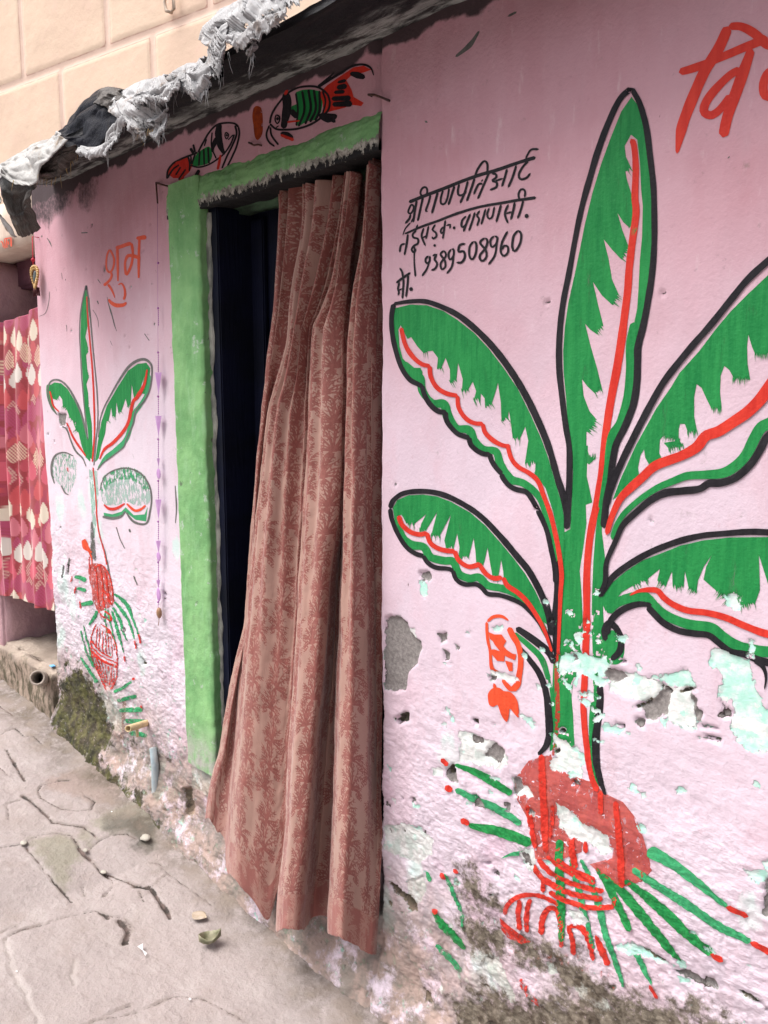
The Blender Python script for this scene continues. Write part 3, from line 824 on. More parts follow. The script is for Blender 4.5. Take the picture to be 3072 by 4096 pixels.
def leaf_right():
    p = Paint('D5')
    p.fill([(1240, 20), (1090, 220), (930, 400), (860, 520), (740, 690), (570, 1000), (440, 1280), (375, 1450), (440, 1400), (520, 1300), (600, 1260), (590, 1180), (610, 1080), (640, 1030), (650, 1100), (690, 1170), None, (790, 1120), (765, 1060), (770, 950), (790, 930), (800, 920), None, (930, 960),
            (800, 975), (840, 1020), None, (965, 1000), (925, 950), (925, 860), (935, 820), (975, 820), (1000, 890), None, (1075, 880), (1050, 760), (1050, 600), (1070, 490), (1110, 520), (1150, 610), (1190, 690), None, (1280, 690), (1265, 560), (1270, 420), (1300, 340),
            (1340, 370), (1380, 440), None, (1515, 450), (1495, 330), (1490, 180), (1500, 80), (1530, 180), (1560, 250), None, (1700, 240), (1690, 100), (1720, -60), (1760, 40), (1790, 80), None, (1900, 60), (1880, -80), (1920, -220), (1960, -150), None, (2080, -200), (2080, -330),
            (2150, -470), (2230, -640), (2100, -660), (1900, -600), (1700, -450), (1500, -260), (1350, -110)], 'g', rag=26)
    p.line([(2260, -640), (2280, -480), (2230, -250), (2120, -20), (2050, 120), (2020, 280), (1930, 420), (1850, 560), (1790, 700), (1700, 800), (1610, 850), (1550, 950), (1490, 1070), (1410, 1160), (1300, 1225), (1150, 1240), (1000, 1250), (880, 1295), (760, 1345), (640, 1420), (540, 1500), (460, 1580), (400, 1680), (370, 1780)], [50, 90, 90, 90, 95, 90, 80, 60, 50, 40], 'g')
    p.line([(2160, -300), (2050, -60), (1900, 180), (1780, 360), (1680, 510), (1600, 620), (1500, 720), (1400, 790), (1260, 880), (1150, 920), (1080, 1010), (960, 1080), (850, 1120), (730, 1170), (620, 1270), (540, 1340), (450, 1430), (400, 1520), (360, 1620), (325, 1740)], [40, 80, 95, 100, 100, 90, 85, 80, 75, 60, 40], 'r')
    p.line([(325, 1500), (350, 1400), (400, 1260), (470, 1100), (540, 960), (620, 800), (700, 650), (800, 480), (920, 320), (1050, 160), (1190, 0), (1350, -200), (1500, -380), (1700, -560), (1900, -700), (2100, -760), (2270, -730), (2320, -600), (2300, -420), (2220, -150), (2130, 20), (2110, 180), (2030, 330), (1990, 480), (1900, 600), (1870, 720),
            (1760, 840), (1660, 930), (1600, 1040), (1520, 1160), (1400, 1265), (1280, 1308), (1180, 1312), (1100, 1358), (950, 1375), (820, 1392), (700, 1450), (600, 1530), (500, 1620), (450, 1680), (400, 1790), (340, 1920), (318, 2000), (310, 2130), (262, 2240)], [46, 52, 50, 48, 50, 50, 50, 54, 56, 56, 54, 56, 40, 34], 'k')
    return p
def leaf_lower_right():
    p = Paint('B2')
    p.fill([(950, 1362), (1000, 1300), (1060, 1250), (1130, 1205), (1200, 1178), (1290, 1142), (1390, 1119), (1500, 1107), (1659, 1105), (1800, 1125), (1930, 1190), (2000, 1290), (2010, 1380), (1940, 1400), None, (1850, 1420), (1800, 1300), (1760, 1380), None, (1690, 1380), (1659, 1300), (1622, 1180), (1625, 1330), (1605, 1385), None, (1540, 1400), (1520, 1350), (1490, 1375), None, (1440, 1330),
            (1388, 1285), (1400, 1230), (1425, 1180), (1390, 1230), (1365, 1290), (1358, 1340), None, (1325, 1320), (1310, 1250), (1305, 1312), None, (1258, 1312), (1256, 1250), (1230, 1310), None, (1193, 1290), (1205, 1240), (1150, 1285), None, (1090, 1310), (1040, 1340), (995, 1395), (972, 1420)], 'g')
    p.line([(980, 1425), (1020, 1385), (1080, 1362), (1140, 1358), (1180, 1392), (1220, 1430), (1280, 1460), (1350, 1480), (1420, 1490), (1470, 1530), (1540, 1570), (1659, 1590), (1760, 1580), (1880, 1520), (2000, 1400)], [36, 42, 40, 36, 40, 44, 46, 46, 44, 46, 46, 60, 60, 56, 30], 'g')
    p.line([(1075, 1352), (1120, 1332), (1190, 1330), (1220, 1360), (1260, 1390), (1320, 1415), (1400, 1425), (1480, 1445), (1560, 1480), (1659, 1515), (1780, 1530), (1900, 1480)], [6, 22, 26, 26, 26, 28, 30, 30, 34, 36, 36, 30], 'r')
    p.line([(945, 1358), (965, 1328), (1000, 1280), (1040, 1245), (1100, 1205), (1180, 1163), (1280, 1125), (1380, 1100), (1480, 1090), (1580, 1083), (1659, 1085), (1800, 1098), (1940, 1160), (2030, 1270), (2050, 1400), (1980, 1530), (1860, 1610), (1740, 1650), (1660, 1635), (1610, 1620), (1560, 1600), (1500, 1588), (1450, 1550), (1410, 1520), (1350, 1513), (1280, 1500), (1220, 1468), (1180, 1430), (1150, 1398)], [24, 24, 24, 22, 24, 26, 26, 26, 30, 28, 24, 24, 26], 'k')
    p.line([(978, 1520), (985, 1480), (1010, 1440), (1055, 1408), (1110, 1390), (1170, 1392)], [24, 24, 24, 24, 22, 16], 'k')
    p.line([(1600, 1622), (1640, 1655), (1652, 1700), (1645, 1750)], [22, 18, 10, 5], 'k')
    return p
def leaf_upper_left():
    p = Paint('B2')
    p.fill([(88, 140), (150, 125), (220, 128), (290, 152), (350, 190), (420, 245), (480, 310), (540, 390), (600, 480), (655, 590), (700, 690), (735, 780), (765, 880), (790, 960), (803, 1040), (800, 1200), (790, 1220), (778, 1100), (755, 1000), (722, 900), (690, 858), (688, 830), None, (674, 862), (678, 790), None, (632, 795), (645, 700), (632, 640), (610, 690), None, (578, 690), (572, 640), (562, 570),
            (558, 600), None, (530, 622), (528, 540), (518, 455), (505, 500), (490, 545), None, (464, 560), (462, 520), (447, 500), (445, 522), None, (418, 530), (428, 490), (414, 450), (396, 482), None, (368, 490), (372, 440), (352, 370), (345, 440), None, (318, 455), (318, 400), (300, 350), (284, 388), None, (264, 396), (268, 350), (246, 320), (225, 322), None, (204, 326), (180, 300), (155, 262), (140, 270), (110, 212),
            (100, 230), (105, 300), (120, 352), (158, 392), (196, 392), (205, 410), (196, 462), (150, 430), (118, 380), (96, 315), (80, 250), (78, 185)], 'g')
    p.line([(120, 370), (170, 418), (196, 440), (205, 490), (245, 540), (293, 546), (310, 600), (345, 645), (398, 655), (420, 705), (455, 738), (508, 745), (530, 805), (570, 860), (630, 880), (690, 930), (725, 1010), (750, 1100), (768, 1210)], [30, 40, 36, 30, 36, 40, 30, 36, 40, 30, 34, 40, 30, 30, 26, 26, 28, 26, 16], 'g')
    for a in ([(112, 222), (130, 290), (160, 340), (200, 375), (238, 385)], [(235, 383), (240, 430), (265, 475), (305, 500), (352, 510)], [(350, 508), (355, 560), (385, 605), (420, 625), (458, 628)], [(455, 626), (465, 665), (500, 700), (540, 720), (570, 722)],
              [(558, 722), (575, 775), (605, 810), (650, 835), (690, 870), (715, 930), (745, 1010), (765, 1090), (780, 1170), (790, 1260), (785, 1350), (780, 1500), (774, 1640)]):
        p.line(a, [18, 19, 20, 19, 18] if len(a) < 9 else [18, 20, 20, 20, 20, 18, 14, 12], 'r')
    p.line([(82, 122), (150, 112), (215, 112), (280, 133), (350, 168), (420, 223), (480, 283), (540, 358), (600, 448), (660, 558), (710, 668), (745, 760), (775, 860), (800, 940), (814, 1010), (812, 1072)], [12, 18, 22, 24, 26, 26, 26, 24, 26, 24], 'k')
    for a in ([(82, 122), (72, 180), (75, 250), (90, 320), (115, 390), (150, 440), (185, 460), (208, 472)], [(203, 465), (215, 510), (240, 550), (270, 575), (305, 580)], [(300, 575), (303, 610), (320, 640), (350, 670), (385, 683), (402, 688)], [(398, 684), (405, 715), (430, 740), (460, 755), (488, 757)],
              [(483, 752), (490, 780), (510, 812), (538, 842)], [(532, 838), (545, 862), (570, 890), (600, 905), (640, 915), (665, 945), (700, 1010), (730, 1080), (748, 1160), (762, 1230), (766, 1300)]):
        p.line(a, 19, 'k')
    return p
def leaf_lower_left():
    p = Paint('B2')
    p.fill([(76, 985), (95, 950), (140, 930), (200, 927), (260, 935), (320, 957), (400, 1003), (465, 1057), (530, 1125), (590, 1195), (640, 1260), (680, 1330), (712, 1400), (735, 1480), (700, 1450), (655, 1385), (610, 1335), (600, 1325), None, (548, 1295), (545, 1250), (536, 1200), (522, 1278), None, (498, 1272), (488, 1220), (476, 1150), (462, 1212), None, (428, 1212), (425, 1170), (416, 1110),
            (398, 1182), None, (352, 1195), (356, 1150), (346, 1090), (332, 1150), None, (298, 1150), (292, 1120), (320, 1010), (275, 1098), None, (238, 1100), (245, 1070), (262, 1000), (218, 1075), None, (188, 1080), (195, 1050), (215, 1010), (164, 1052), None, (132, 1050), (112, 1012), (92, 1018), (98, 1060), (84, 1040)], 'g')
    p.line([(85, 1030), (110, 1100), (150, 1138), (205, 1148), (235, 1190), (290, 1206), (330, 1210), (355, 1260), (400, 1280), (440, 1276), (480, 1310), (540, 1322), (600, 1345), (660, 1400), (700, 1460), (738, 1545)], [16, 34, 36, 34, 32, 34, 32, 32, 34, 32, 30, 30, 28, 26, 24, 14], 'g', fade=.25)
    for a in ([(100, 1015), (115, 1055), (150, 1085), (190, 1095), (222, 1088)], [(219, 1086), (235, 1130), (270, 1155), (310, 1165), (338, 1165)], [(335, 1163), (355, 1205), (395, 1230), (430, 1225), (448, 1217)], [(440, 1218), (470, 1260), (505, 1280), (542, 1275)], [(545, 1275), (565, 1310), (610, 1340), (650, 1380), (690, 1440), (720, 1500), (750, 1590)]):
        p.line(a, 20 if len(a) < 7 else [20, 22, 20, 18, 14, 10], 'r', fade=.15 if a[0][0] > 400 else 0)
    p.line([(65, 985), (80, 950), (120, 922), (180, 913), (250, 918), (320, 940), (400, 985), (470, 1040), (540, 1110), (600, 1180), (650, 1240), (690, 1310), (720, 1380), (738, 1440), (748, 1520)], [18, 18, 20, 20, 20, 22, 24, 24, 24, 24, 22], 'k')
    for a in ([(65, 985), (72, 1030), (95, 1090), (130, 1145), (170, 1175), (208, 1187)], [(204, 1184), (225, 1215), (260, 1235), (310, 1240), (333, 1250)], [(329, 1246), (345, 1285), (380, 1305), (430, 1305), (455, 1320), (480, 1345), (530, 1350), (580, 1365), (630, 1390), (680, 1440), (720, 1500), (755, 1590)]):
        p.line(a, 17, 'k', fade=.2 if a[0][0] > 200 else 0)
    return p
def flower():
    p = Paint('D1')
    p.line([(935, -30), (938, 60), (945, 130), (962, 220), (968, 320), (985, 370), (1050, 400)], [22, 26, 26, 24, 26, 34, 20], 'o')
    p.line([(1120, 15), (1150, 80), (1190, 150), (1212, 230), (1215, 330), (1200, 430), (1190, 500), (1150, 545)], [46, 52, 46, 46, 46, 48, 46, 36], 'o')
    p.line([(940, -30), (990, -70), (1060, -75), (1120, -40)], [24, 28, 26, 14], 'o')
    p.fill([(950, 55), (1000, 75), (1060, 75), (1100, 130), (1075, 170), (1100, 200), (1150, 235), (1180, 240), (1170, 290), (1120, 270), (1085, 250), (1080, 300), (1020, 295), (975, 240), (960, 200), (1000, 200), (1045, 215), (1000, 160), (985, 130), (960, 110)], 'o')
    p.fill([(1085, 290), (1120, 300), (1150, 310), (1150, 380), (1120, 380), (1100, 330)], 'o')
    p.line([(1060, 450), (1100, 500), (1140, 530), (1190, 480)], [20, 40, 44, 40], 'o')
    p.line([(990, 480), (1005, 530)], [20, 34], 'o')
    p.fill([(940, 600), (945, 560), (985, 520), (1040, 520), (1070, 545), (1130, 555), (1180, 610), (1198, 680), (1196, 765), (1150, 720), (1122, 690), (1110, 760), (1090, 805), (1055, 760), (1030, 690), (1020, 660), (985, 678), (950, 660)], 'o', smooth=True)
    return p
def root():
    p = Paint('B3', .22)
    p.fill([(650, 572), (690, 560), (745, 545), (755, 600), (840, 640), (920, 665), (970, 710), (1050, 745), (1100, 810), (1130, 880), (1150, 960), (1165, 1040), (1125, 1085), (1040, 1108), (960, 1060), (905, 1010), (1000, 985), (1010, 940), (960, 930), (880, 890), (870, 960), (800, 985), (740, 990), (680, 985), (665, 880), (635, 810), (595, 740), (580, 650)], 'b', fade=.38)
    p.line([(705, 545), (708, 640), (712, 760), (718, 900), (725, 960)], [26, 30, 30, 30, 20], 'r', fade=.35)
    p.line([(640, 760), (660, 850), (680, 940)], [20, 26, 20], 'r', fade=.45)
    p.line([(750, 760), (745, 840), (740, 900)], 18, 'r', fade=.5)
    p.line([(1018, 740), (1030, 860), (1038, 980), (1042, 1110)], [20, 28, 30, 26], 'r', fade=.3)
    p.line([(952, 700), (955, 800)], 22, 'r', fade=.45)
    p.line([(828, 885), (832, 950), (846, 1030)], [20, 28, 26], 'r', fade=.1)
    p.line([(884, 890), (890, 965)], [14, 22], 'r', fade=.15)
    for a, wd in (([(665, 1010), (700, 1062), (760, 1103), (830, 1132), (905, 1150), (960, 1160)], 24), ([(690, 985), (745, 1045), (820, 1085), (900, 1112), (965, 1125)], 22), ([(725, 975), (790, 1025), (860, 1062), (930, 1090)], 20),
                  ([(770, 985), (850, 1040), (930, 1075)], 16), ([(735, 1125), (800, 1160), (900, 1190), (1005, 1195)], 22), ([(1010, 1150), (1000, 1200)], 20), ([(708, 1060), (710, 1130)], 18)):
        p.line(a, wd, 'r', fade=.12)
    return p
def pot():
    p = Paint('B3', .12)
    p.line([(545, 1225), (558, 1185), (590, 1155), (635, 1140), (690, 1142), (740, 1162), (775, 1185)], [18, 20, 20, 20, 20, 18, 14], 'r')
    p.fill([(528, 1235), (560, 1262), (610, 1300), (655, 1340), (620, 1345), (560, 1320), (530, 1290)], 'r')
    p.line([(612, 1158), (606, 1220), (612, 1290)], 22, 'r')
    p.line([(655, 1155), (640, 1220), (642, 1300)], 20, 'r')
    p.line([(700, 1310), (705, 1250), (725, 1205), (755, 1195), (780, 1235), (788, 1290), (790, 1360)], [24, 26, 24, 22, 22, 20, 16], 'r')
    p.line([(815, 1265), (832, 1320), (836, 1400)], [16, 22, 20], 'r')
    p.line([(820, 1268), (870, 1280), (900, 1330), (918, 1420)], [16, 22, 24, 18], 'r')
    p.line([(930, 1310), (955, 1370), (985, 1440)], [18, 30, 26], 'r')
    p.fill([(540, 1340), (640, 1360), (760, 1380), (880, 1400), (960, 1430), (1010, 1480), (1035, 1560), (960, 1500), (860, 1460), (700, 1420), (560, 1390)], 'b', fade=.75)
    p.line([(610, 1490), (660, 1560), (720, 1620)], [20, 26, 14], 'r', fade=.6)
    return p
def roots(parent):
    k = 0
    for a, wd, f in (([(1150, 950), (1250, 1005), (1370, 1090), (1490, 1188)], [52, 44, 34, 20], .3), ([(1085, 1030), (1200, 1110), (1340, 1190), (1450, 1270), (1585, 1340)], [26, 34, 40, 36, 26], .15),
                     ([(1055, 1078), (1150, 1150), (1250, 1240), (1350, 1330), (1422, 1390)], [24, 40, 46, 44, 34], 0), ([(955, 1050), (1040, 1130), (1130, 1230), (1210, 1330), (1300, 1452)], [18, 40, 42, 40, 8], .05),
                     ([(930, 1025), (980, 1100), (1030, 1200), (1078, 1292)], [14, 34, 36, 26], .1), ([(1096, 1380), (1130, 1450), (1166, 1520)], [22, 22, 8], .15), ([(868, 990), (900, 1060), (940, 1180), (970, 1290), (1010, 1400), (1050, 1530)], [14, 24, 26, 28, 26, 12], .2),
                     ([(828, 985), (850, 1080), (880, 1200), (920, 1370)], [18, 26, 26, 12], .25), ([(778, 905), (780, 1050), (785, 1180), (792, 1335)], [30, 38, 38, 20], .1),
                     ([(338, 588), (430, 625), (520, 680), (575, 715)], [12, 30, 34, 30], .12), ([(342, 692), (420, 735), (510, 775), (615, 842)], [20, 34, 36, 24], .15), ([(395, 842), (500, 868), (580, 893), (662, 920)], [18, 40, 44, 40], .05),
                     ([(532, 986), (580, 968), (645, 962)], [3, 18, 22], .15), ([(292, 1050), (325, 1120), (350, 1190)], [12, 22, 14], .45), ([(248, 1205), (285, 1260), (330, 1310), (378, 1372)], [18, 32, 32, 20], .12), ([(255, 1350), (300, 1400), (368, 1462)], [12, 28, 22], .2), ([(216, 1040), (236, 1082)], [10, 16], .2), ([(350, 1170), (365, 1230), (375, 1300)], [14, 18, 10], .5)):
        k += 1
        Paint('B3', .10).line(a, wd, 'w' if f > .12 else 'g', fade=f).build('root', parent, .0012 + .00003 * k)
    for a, wd in (([(1486, 1186), (1530, 1206), (1578, 1230)], 24), ([(1585, 1338), (1640, 1368), (1700, 1400)], [18, 30, 26]), ([(1418, 1386), (1472, 1418)], [22, 24]), ([(285, 562), (312, 592)], 20), ([(304, 675), (330, 700)], 22), ([(364, 820), (402, 838)], 26), ([(243, 1198), (268, 1214)], 20), ([(278, 1045), (296, 1075)], [14, 22]), ([(330, 1030), (350, 1050)], 14), ([(1158, 1520), (1195, 1580)], [16, 14])):
        k += 1
        Paint('B3', .10).line(a, wd, 'r', fade=.15).build('root_tip', parent, .0012 + .00003 * k)
plant = PLANT.build("banana_plant_painting", wall)
# sub-parts hang off the wall part through the house: paintings are parts of the house, their leaves sub-parts
plant.parent = house
plant.location = -Vector(house.location)
tag(plant, "large banana plant painted in green, black and red right of the doorway")
for fn, off, lb in ((leaf_top, .0004, "tall upright painted leaf pointing to the roof"), (leaf_right, .0006, "painted leaf leaning right out of the picture"), (leaf_lower_right, .0008, "lower right painted leaf"), (leaf_upper_left, .0010, "upper left painted leaf with scalloped edge"), (leaf_lower_left, .0012, "lower left painted leaf with scalloped edge")):
    tag(fn().build("leaf", plant, off), lb)
flower().build("flower", plant, .0004)
pot().build("pot", plant, .0002)
root().build("bulb", plant, .0006)
roots(plant)

# ------------------------------------------------------------------ the smaller painting on the pillar
sm = Paint('A2', .12)
sm.fill([(495, 1350), (540, 1360), (550, 1480), (540, 1620), (520, 1760), (505, 1760), (510, 1600), (505, 1480)], 'm', fade=.5)
sm.line([(518, 1340), (535, 1500), (548, 1680), (588, 1880)], [6, 7, 7, 6], 'r', fade=.35)
sm.line([(550, 1720), (580, 1820), (606, 1960)], [3, 8, 9], 'y', fade=.1)
sm.line([(512, 1640), (512, 1740), (516, 1860)], [10, 24, 30], 'y', fade=.5)
sm.fill([(455, 1745), (474, 1735), (492, 1775), (508, 1815), (490, 1805), (462, 1790)], 'o', smooth=True)
sm.line([(490, 1800), (505, 1840), (508, 1880)], [8, 8, 4], 'o')
def sm_top():
    p = Paint('A2', .08)
    p.fill([(477, 345), (462, 410), (452, 490), (446, 600), (450, 720), (460, 860), (470, 1000), (485, 1120), (503, 1290), (516, 1300), (510, 1180), (506, 1090), (494, 1010), None, (492, 990), (490, 930), (480, 880), (494, 840), None, (484, 800), (478, 720), (490, 700), None, (486, 660), (474, 620), (488, 560), (484, 460), (490, 410)], 'g', rag=5)
    p.line([(492, 400), (500, 480), (508, 560)], [10, 10, 3], 'g')
    p.line([(483, 395), (490, 500), (500, 640), (510, 760), (517, 880), (520, 1000), (522, 1150), (514, 1310)], [6, 8, 8, 9, 9, 9, 9, 7], 'r')
    p.line([(477, 333), (462, 400), (447, 500), (441, 600), (446, 720), (455, 860), (465, 980), (475, 1080), (486, 1185)], [10, 7, 6, 6, 6, 7, 7, 8, 6], 'y')
    p.line([(477, 333), (490, 400), (502, 480), (512, 620), (520, 720), (532, 850), (538, 950), (540, 1080), (530, 1200), (522, 1330)], [10, 8, 7, 7, 7, 8, 8, 8, 8, 6], 'y')
    p.line([(478, 335), (477, 362)], 10, 'k')
    return p
def sm_left():
    p = Paint('A2', .1)
    p.fill([(503, 1310), (496, 1200), (470, 1110), (440, 1030), (410, 965), (375, 905), (340, 875), (305, 870), (282, 885), (276, 925), (284, 930), (296, 960), (310, 965), None, (335, 945), (348, 965), (352, 1000), None, (372, 1020), (385, 1060), None, (402, 1080), (420, 1130), None, (436, 1150), (452, 1220), (478, 1285)], 'g', rag=10)
    p.line([(277, 880), (272, 910), (276, 960), (292, 1010), (316, 1045)], [26, 22, 18, 14, 8], 'g', fade=.2)
    p.line([(280, 918), (288, 950), (300, 1000), (332, 1032)], [8, 10, 10, 7], 'r')
    p.line([(372, 1092), (400, 1160), (435, 1218), (478, 1278)], [7, 11, 12, 8], 'r')
    p.line([(488, 1188), (470, 1110), (445, 1030), (415, 960), (380, 900), (340, 863), (305, 856), (280, 872), (269, 910), (274, 960), (290, 1010), (322, 1050)], [6, 9, 11, 12, 12, 12, 11, 10, 9, 8, 8, 6], 'y')
    p.line([(345, 1112), (372, 1130), (395, 1195), (422, 1252), (460, 1290), (482, 1335)], [8, 8, 9, 10, 9, 5], 'y', fade=.3)
    return p
def sm_right():
    p = Paint('A2', .08)
    p.fill([(528, 1310), (540, 1200), (560, 1090), (590, 1000), (650, 895), (710, 805), (760, 768), (810, 762), (832, 792), (826, 850), (800, 935), (780, 930), (800, 830), (770, 930), None, (740, 960), (728, 880), (722, 990), None, (706, 1010), (694, 960), (668, 1030), None, (652, 1040), (640, 980), (636, 1055), None, (620, 1060), (612, 1010), (600, 1080), None, (588, 1090), (582, 1150), (560, 1220), (545, 1290)], 'g', rag=10)
    p.line([(828, 830), (812, 930), (772, 1000), (742, 1040), (722, 1110), (692, 1190), (640, 1245), (590, 1285), (545, 1345)], [14, 20, 20, 24, 26, 26, 26, 24, 10], 'w', fade=.3)
    p.line([(815, 798), (800, 880), (760, 950), (735, 980), (712, 1080), (680, 1140), (630, 1200), (580, 1240), (552, 1295)], [8, 14, 22, 16, 18, 18, 18, 16, 8], 'r')
    p.line([(543, 1175), (553, 1080), (580, 1000), (640, 890), (700, 800), (750, 755), (800, 743), (836, 770), (842, 820), (830, 900), (800, 970), (750, 1030), (735, 1100), (700, 1180), (680, 1230), (620, 1280), (570, 1320), (540, 1355)], [5, 7, 8, 8, 10, 14, 16, 14, 10, 10, 10, 10, 9, 9, 8, 8, 7], 'y')
    return p
def sm_faded_left():
    p = Paint('A2', .45)
    p.fill([(288, 1330), (300, 1285), (350, 1262), (405, 1280), (430, 1330), (420, 1400), (385, 1480), (340, 1450), (300, 1400)], 'm', smooth=True, fade=.6)
    p.line([(296, 1400), (300, 1330), (350, 1285), (405, 1300)], [24, 40, 44, 30], 'w', fade=.72)
    p.line([(300, 1430), (286, 1370), (290, 1310), (312, 1270), (360, 1258), (410, 1278)], [6, 11, 12, 11, 8, 5], 'y', fade=.35)
    p.line([(335, 1440), (360, 1480), (382, 1492)], [8, 10, 6], 'y', fade=.35)
    p.line([(374, 1340), (380, 1365)], 9, 'r')
    return p
def sm_faded_right():
    p = Paint('A2', .3)
    p.fill([(562, 1470), (582, 1405), (630, 1365), (700, 1352), (770, 1375), (818, 1430), (832, 1500), (815, 1545), (750, 1550), (700, 1530), (640, 1550), (575, 1540)], 'm', smooth=True, fade=.55)
    p.line([(568, 1470), (600, 1405), (690, 1372), (770, 1395), (822, 1470)], [30, 60, 70, 60, 40], 'w', fade=.62)
    p.fill([(575, 1590), (620, 1600), (670, 1585), (695, 1560), (740, 1605), (800, 1600), (815, 1560), (808, 1640), (750, 1630), (700, 1590), (640, 1615), (580, 1612)], 'w', fade=.25)
    p.line([(578, 1545), (605, 1568), (640, 1568), (692, 1540)], [8, 16, 16, 8], 'r', fade=.1)
    p.line([(700, 1540), (745, 1578), (780, 1572), (806, 1550)], [8, 14, 14, 10], 'o', fade=.25)
    p.line([(556, 1470), (578, 1400), (628, 1358), (700, 1345), (772, 1368), (822, 1428), (838, 1500), (828, 1580), (808, 1650), (742, 1642), (700, 1590)], [4, 7, 8, 9, 9, 10, 10, 10, 10, 14, 10], 'y', fade=.1)
    p.line([(570, 1612), (620, 1622), (665, 1612), (696, 1582)], [14, 16, 16, 10], 'y', fade=.05)
    return p
def sm_bulb():
    p = Paint('C5', .3)
    p.fill([(235, 580), (300, 560), (370, 600), (410, 660), (435, 740), (452, 830), (450, 910), (420, 945), (380, 965), (310, 985), (270, 900), (258, 800), (228, 660)], 'b', smooth=True, fade=.45)
    for a, wd in (([(280, 580), (300, 700), (310, 850), (330, 960)], 10), ([(320, 570), (345, 700), (350, 850), (370, 950)], 12), ([(285, 600), (330, 570), (380, 610), (420, 700), (440, 800), (446, 900)], 10), ([(375, 640), (395, 760), (400, 900)], 14), ([(340, 800), (380, 830), (430, 930)], 14), ([(310, 980), (360, 1030), (430, 1070)], 12), ([(330, 1000), (340, 1060)], 6), ([(370, 980), (420, 1020), (435, 1070)], 12), ([(240, 500), (235, 560), (245, 620)], 8)):
        p.line(a, wd, 'r', fade=.25)
    return p
def sm_pot():
    p = Paint('C5', .22)
    p.line([(290, 1095), (265, 1180), (262, 1270), (275, 1400), (300, 1500), (350, 1620), (385, 1680)], [8, 9, 10, 10, 10, 12, 10], 'r')
    p.line([(330, 1100), (400, 1140), (440, 1200), (472, 1270), (490, 1350), (492, 1480), (472, 1600), (430, 1670)], [6, 12, 8, 8, 9, 10, 12, 14], 'r')
    p.fill([(385, 1140), (425, 1165), (420, 1185), (370, 1175)], 'r')
    for a, wd in (([(262, 1235), (330, 1330), (400, 1380), (430, 1395)], 12), ([(265, 1290), (330, 1365), (400, 1410), (492, 1440)], 9), ([(265, 1330), (330, 1400), (400, 1445), (492, 1475)], 22),
                  ([(300, 1120), (298, 1200), (305, 1290)], 7), ([(318, 1130), (320, 1220), (332, 1320)], 7), ([(345, 1150), (350, 1250), (362, 1350)], 7), ([(372, 1180), (378, 1280), (388, 1365)], 8), ([(398, 1190), (402, 1290), (412, 1380)], 8), ([(425, 1200), (432, 1300), (436, 1385)], 8), ([(455, 1260), (465, 1330)], 6),
                  ([(288, 1370), (305, 1450), (330, 1540)], 8), ([(312, 1390), (328, 1470), (355, 1590)], 8), ([(345, 1410), (352, 1500), (378, 1620)], 8), ([(380, 1450), (378, 1540), (395, 1630)], 8), ([(402, 1470), (408, 1560), (415, 1640)], 8), ([(430, 1480), (432, 1560), (436, 1640)], 8), ([(460, 1490), (455, 1560), (452, 1630)], 8)):
        p.line(a, wd, 'r')
    p.fill([(340, 1600), (400, 1590), (470, 1600), (460, 1660), (400, 1700), (360, 1670)], 'b', fade=.65)
    return p
def sm_roots(parent):
    k = 0
    for a, wd in (([(455, 830), (520, 880), (580, 950), (620, 1040), (660, 1140), (680, 1195)], [18, 36, 40, 18, 16, 12]), ([(455, 900), (530, 990), (590, 1090), (642, 1232)], [16, 28, 26, 10]), ([(440, 950), (490, 1040), (530, 1140), (582, 1245)], [20, 26, 26, 6]), ([(430, 980), (470, 1100), (510, 1220), (542, 1350)], [14, 24, 24, 5]), ([(395, 970), (440, 1150), (482, 1310)], [14, 16, 5]),
                  ([(375, 960), (380, 1100), (400, 1250)], [12, 10, 6]), ([(105, 680), (160, 685), (218, 712)], [26, 38, 40]), ([(132, 780), (215, 800)], [24, 40]), ([(165, 925), (270, 905)], [30, 46]), ([(302, 980), (275, 1040), (238, 1105)], [26, 26, 14]),
                  ([(190, 1100), (215, 1200), (250, 1330), (275, 1480)], [6, 14, 16, 18]), ([(160, 1150), (190, 1270), (235, 1390), (268, 1475)], [6, 18, 20, 14]), ([(160, 1370), (210, 1450), (260, 1540), (308, 1615)], [8, 20, 24, 26]),
                  ([(458, 1695), (540, 1660), (615, 1605)], [30, 26, 22]), ([(490, 1775), (570, 1755), (655, 1735)], [26, 36, 30]), ([(510, 1860), (600, 1855), (705, 1855)], [34, 42, 44]), ([(560, 1950), (640, 1955), (720, 1948)], [40, 40, 14]), ([(600, 2060), (665, 2065), (738, 2090)], [40, 44, 36])):
        k += 1
        Paint('C5', .16).line(a, wd, 'w').build('root', parent, .001 + .00003 * k)
    for a, wd in (([(683, 1185), (695, 1270)], [16, 8]), ([(645, 1238), (661, 1315)], [18, 8]), ([(550, 1375), (559, 1430)], [12, 8]), ([(90, 672), (80, 722)], 10), ([(124, 765), (110, 828)], 12), ([(158, 890), (163, 962)], 10), ([(622, 1592), (634, 1572)], 24), ([(695, 1815), (705, 1845)], [20, 14])):
        k += 1
        Paint('C5', .16).line(a, wd, 'r', fade=.1).build('root_tip', parent, .001 + .00003 * k)
    Paint('C5', .16).line([(545, 1740), (545, 1900), (540, 2110)], [26, 34, 36], 'n', fade=.3).build('brown_stain', parent, .0002)
plant2 = sm.build("banana_plant_painting", house)
tag(plant2, "small worn banana plant painted on the pillar left of the doorway")
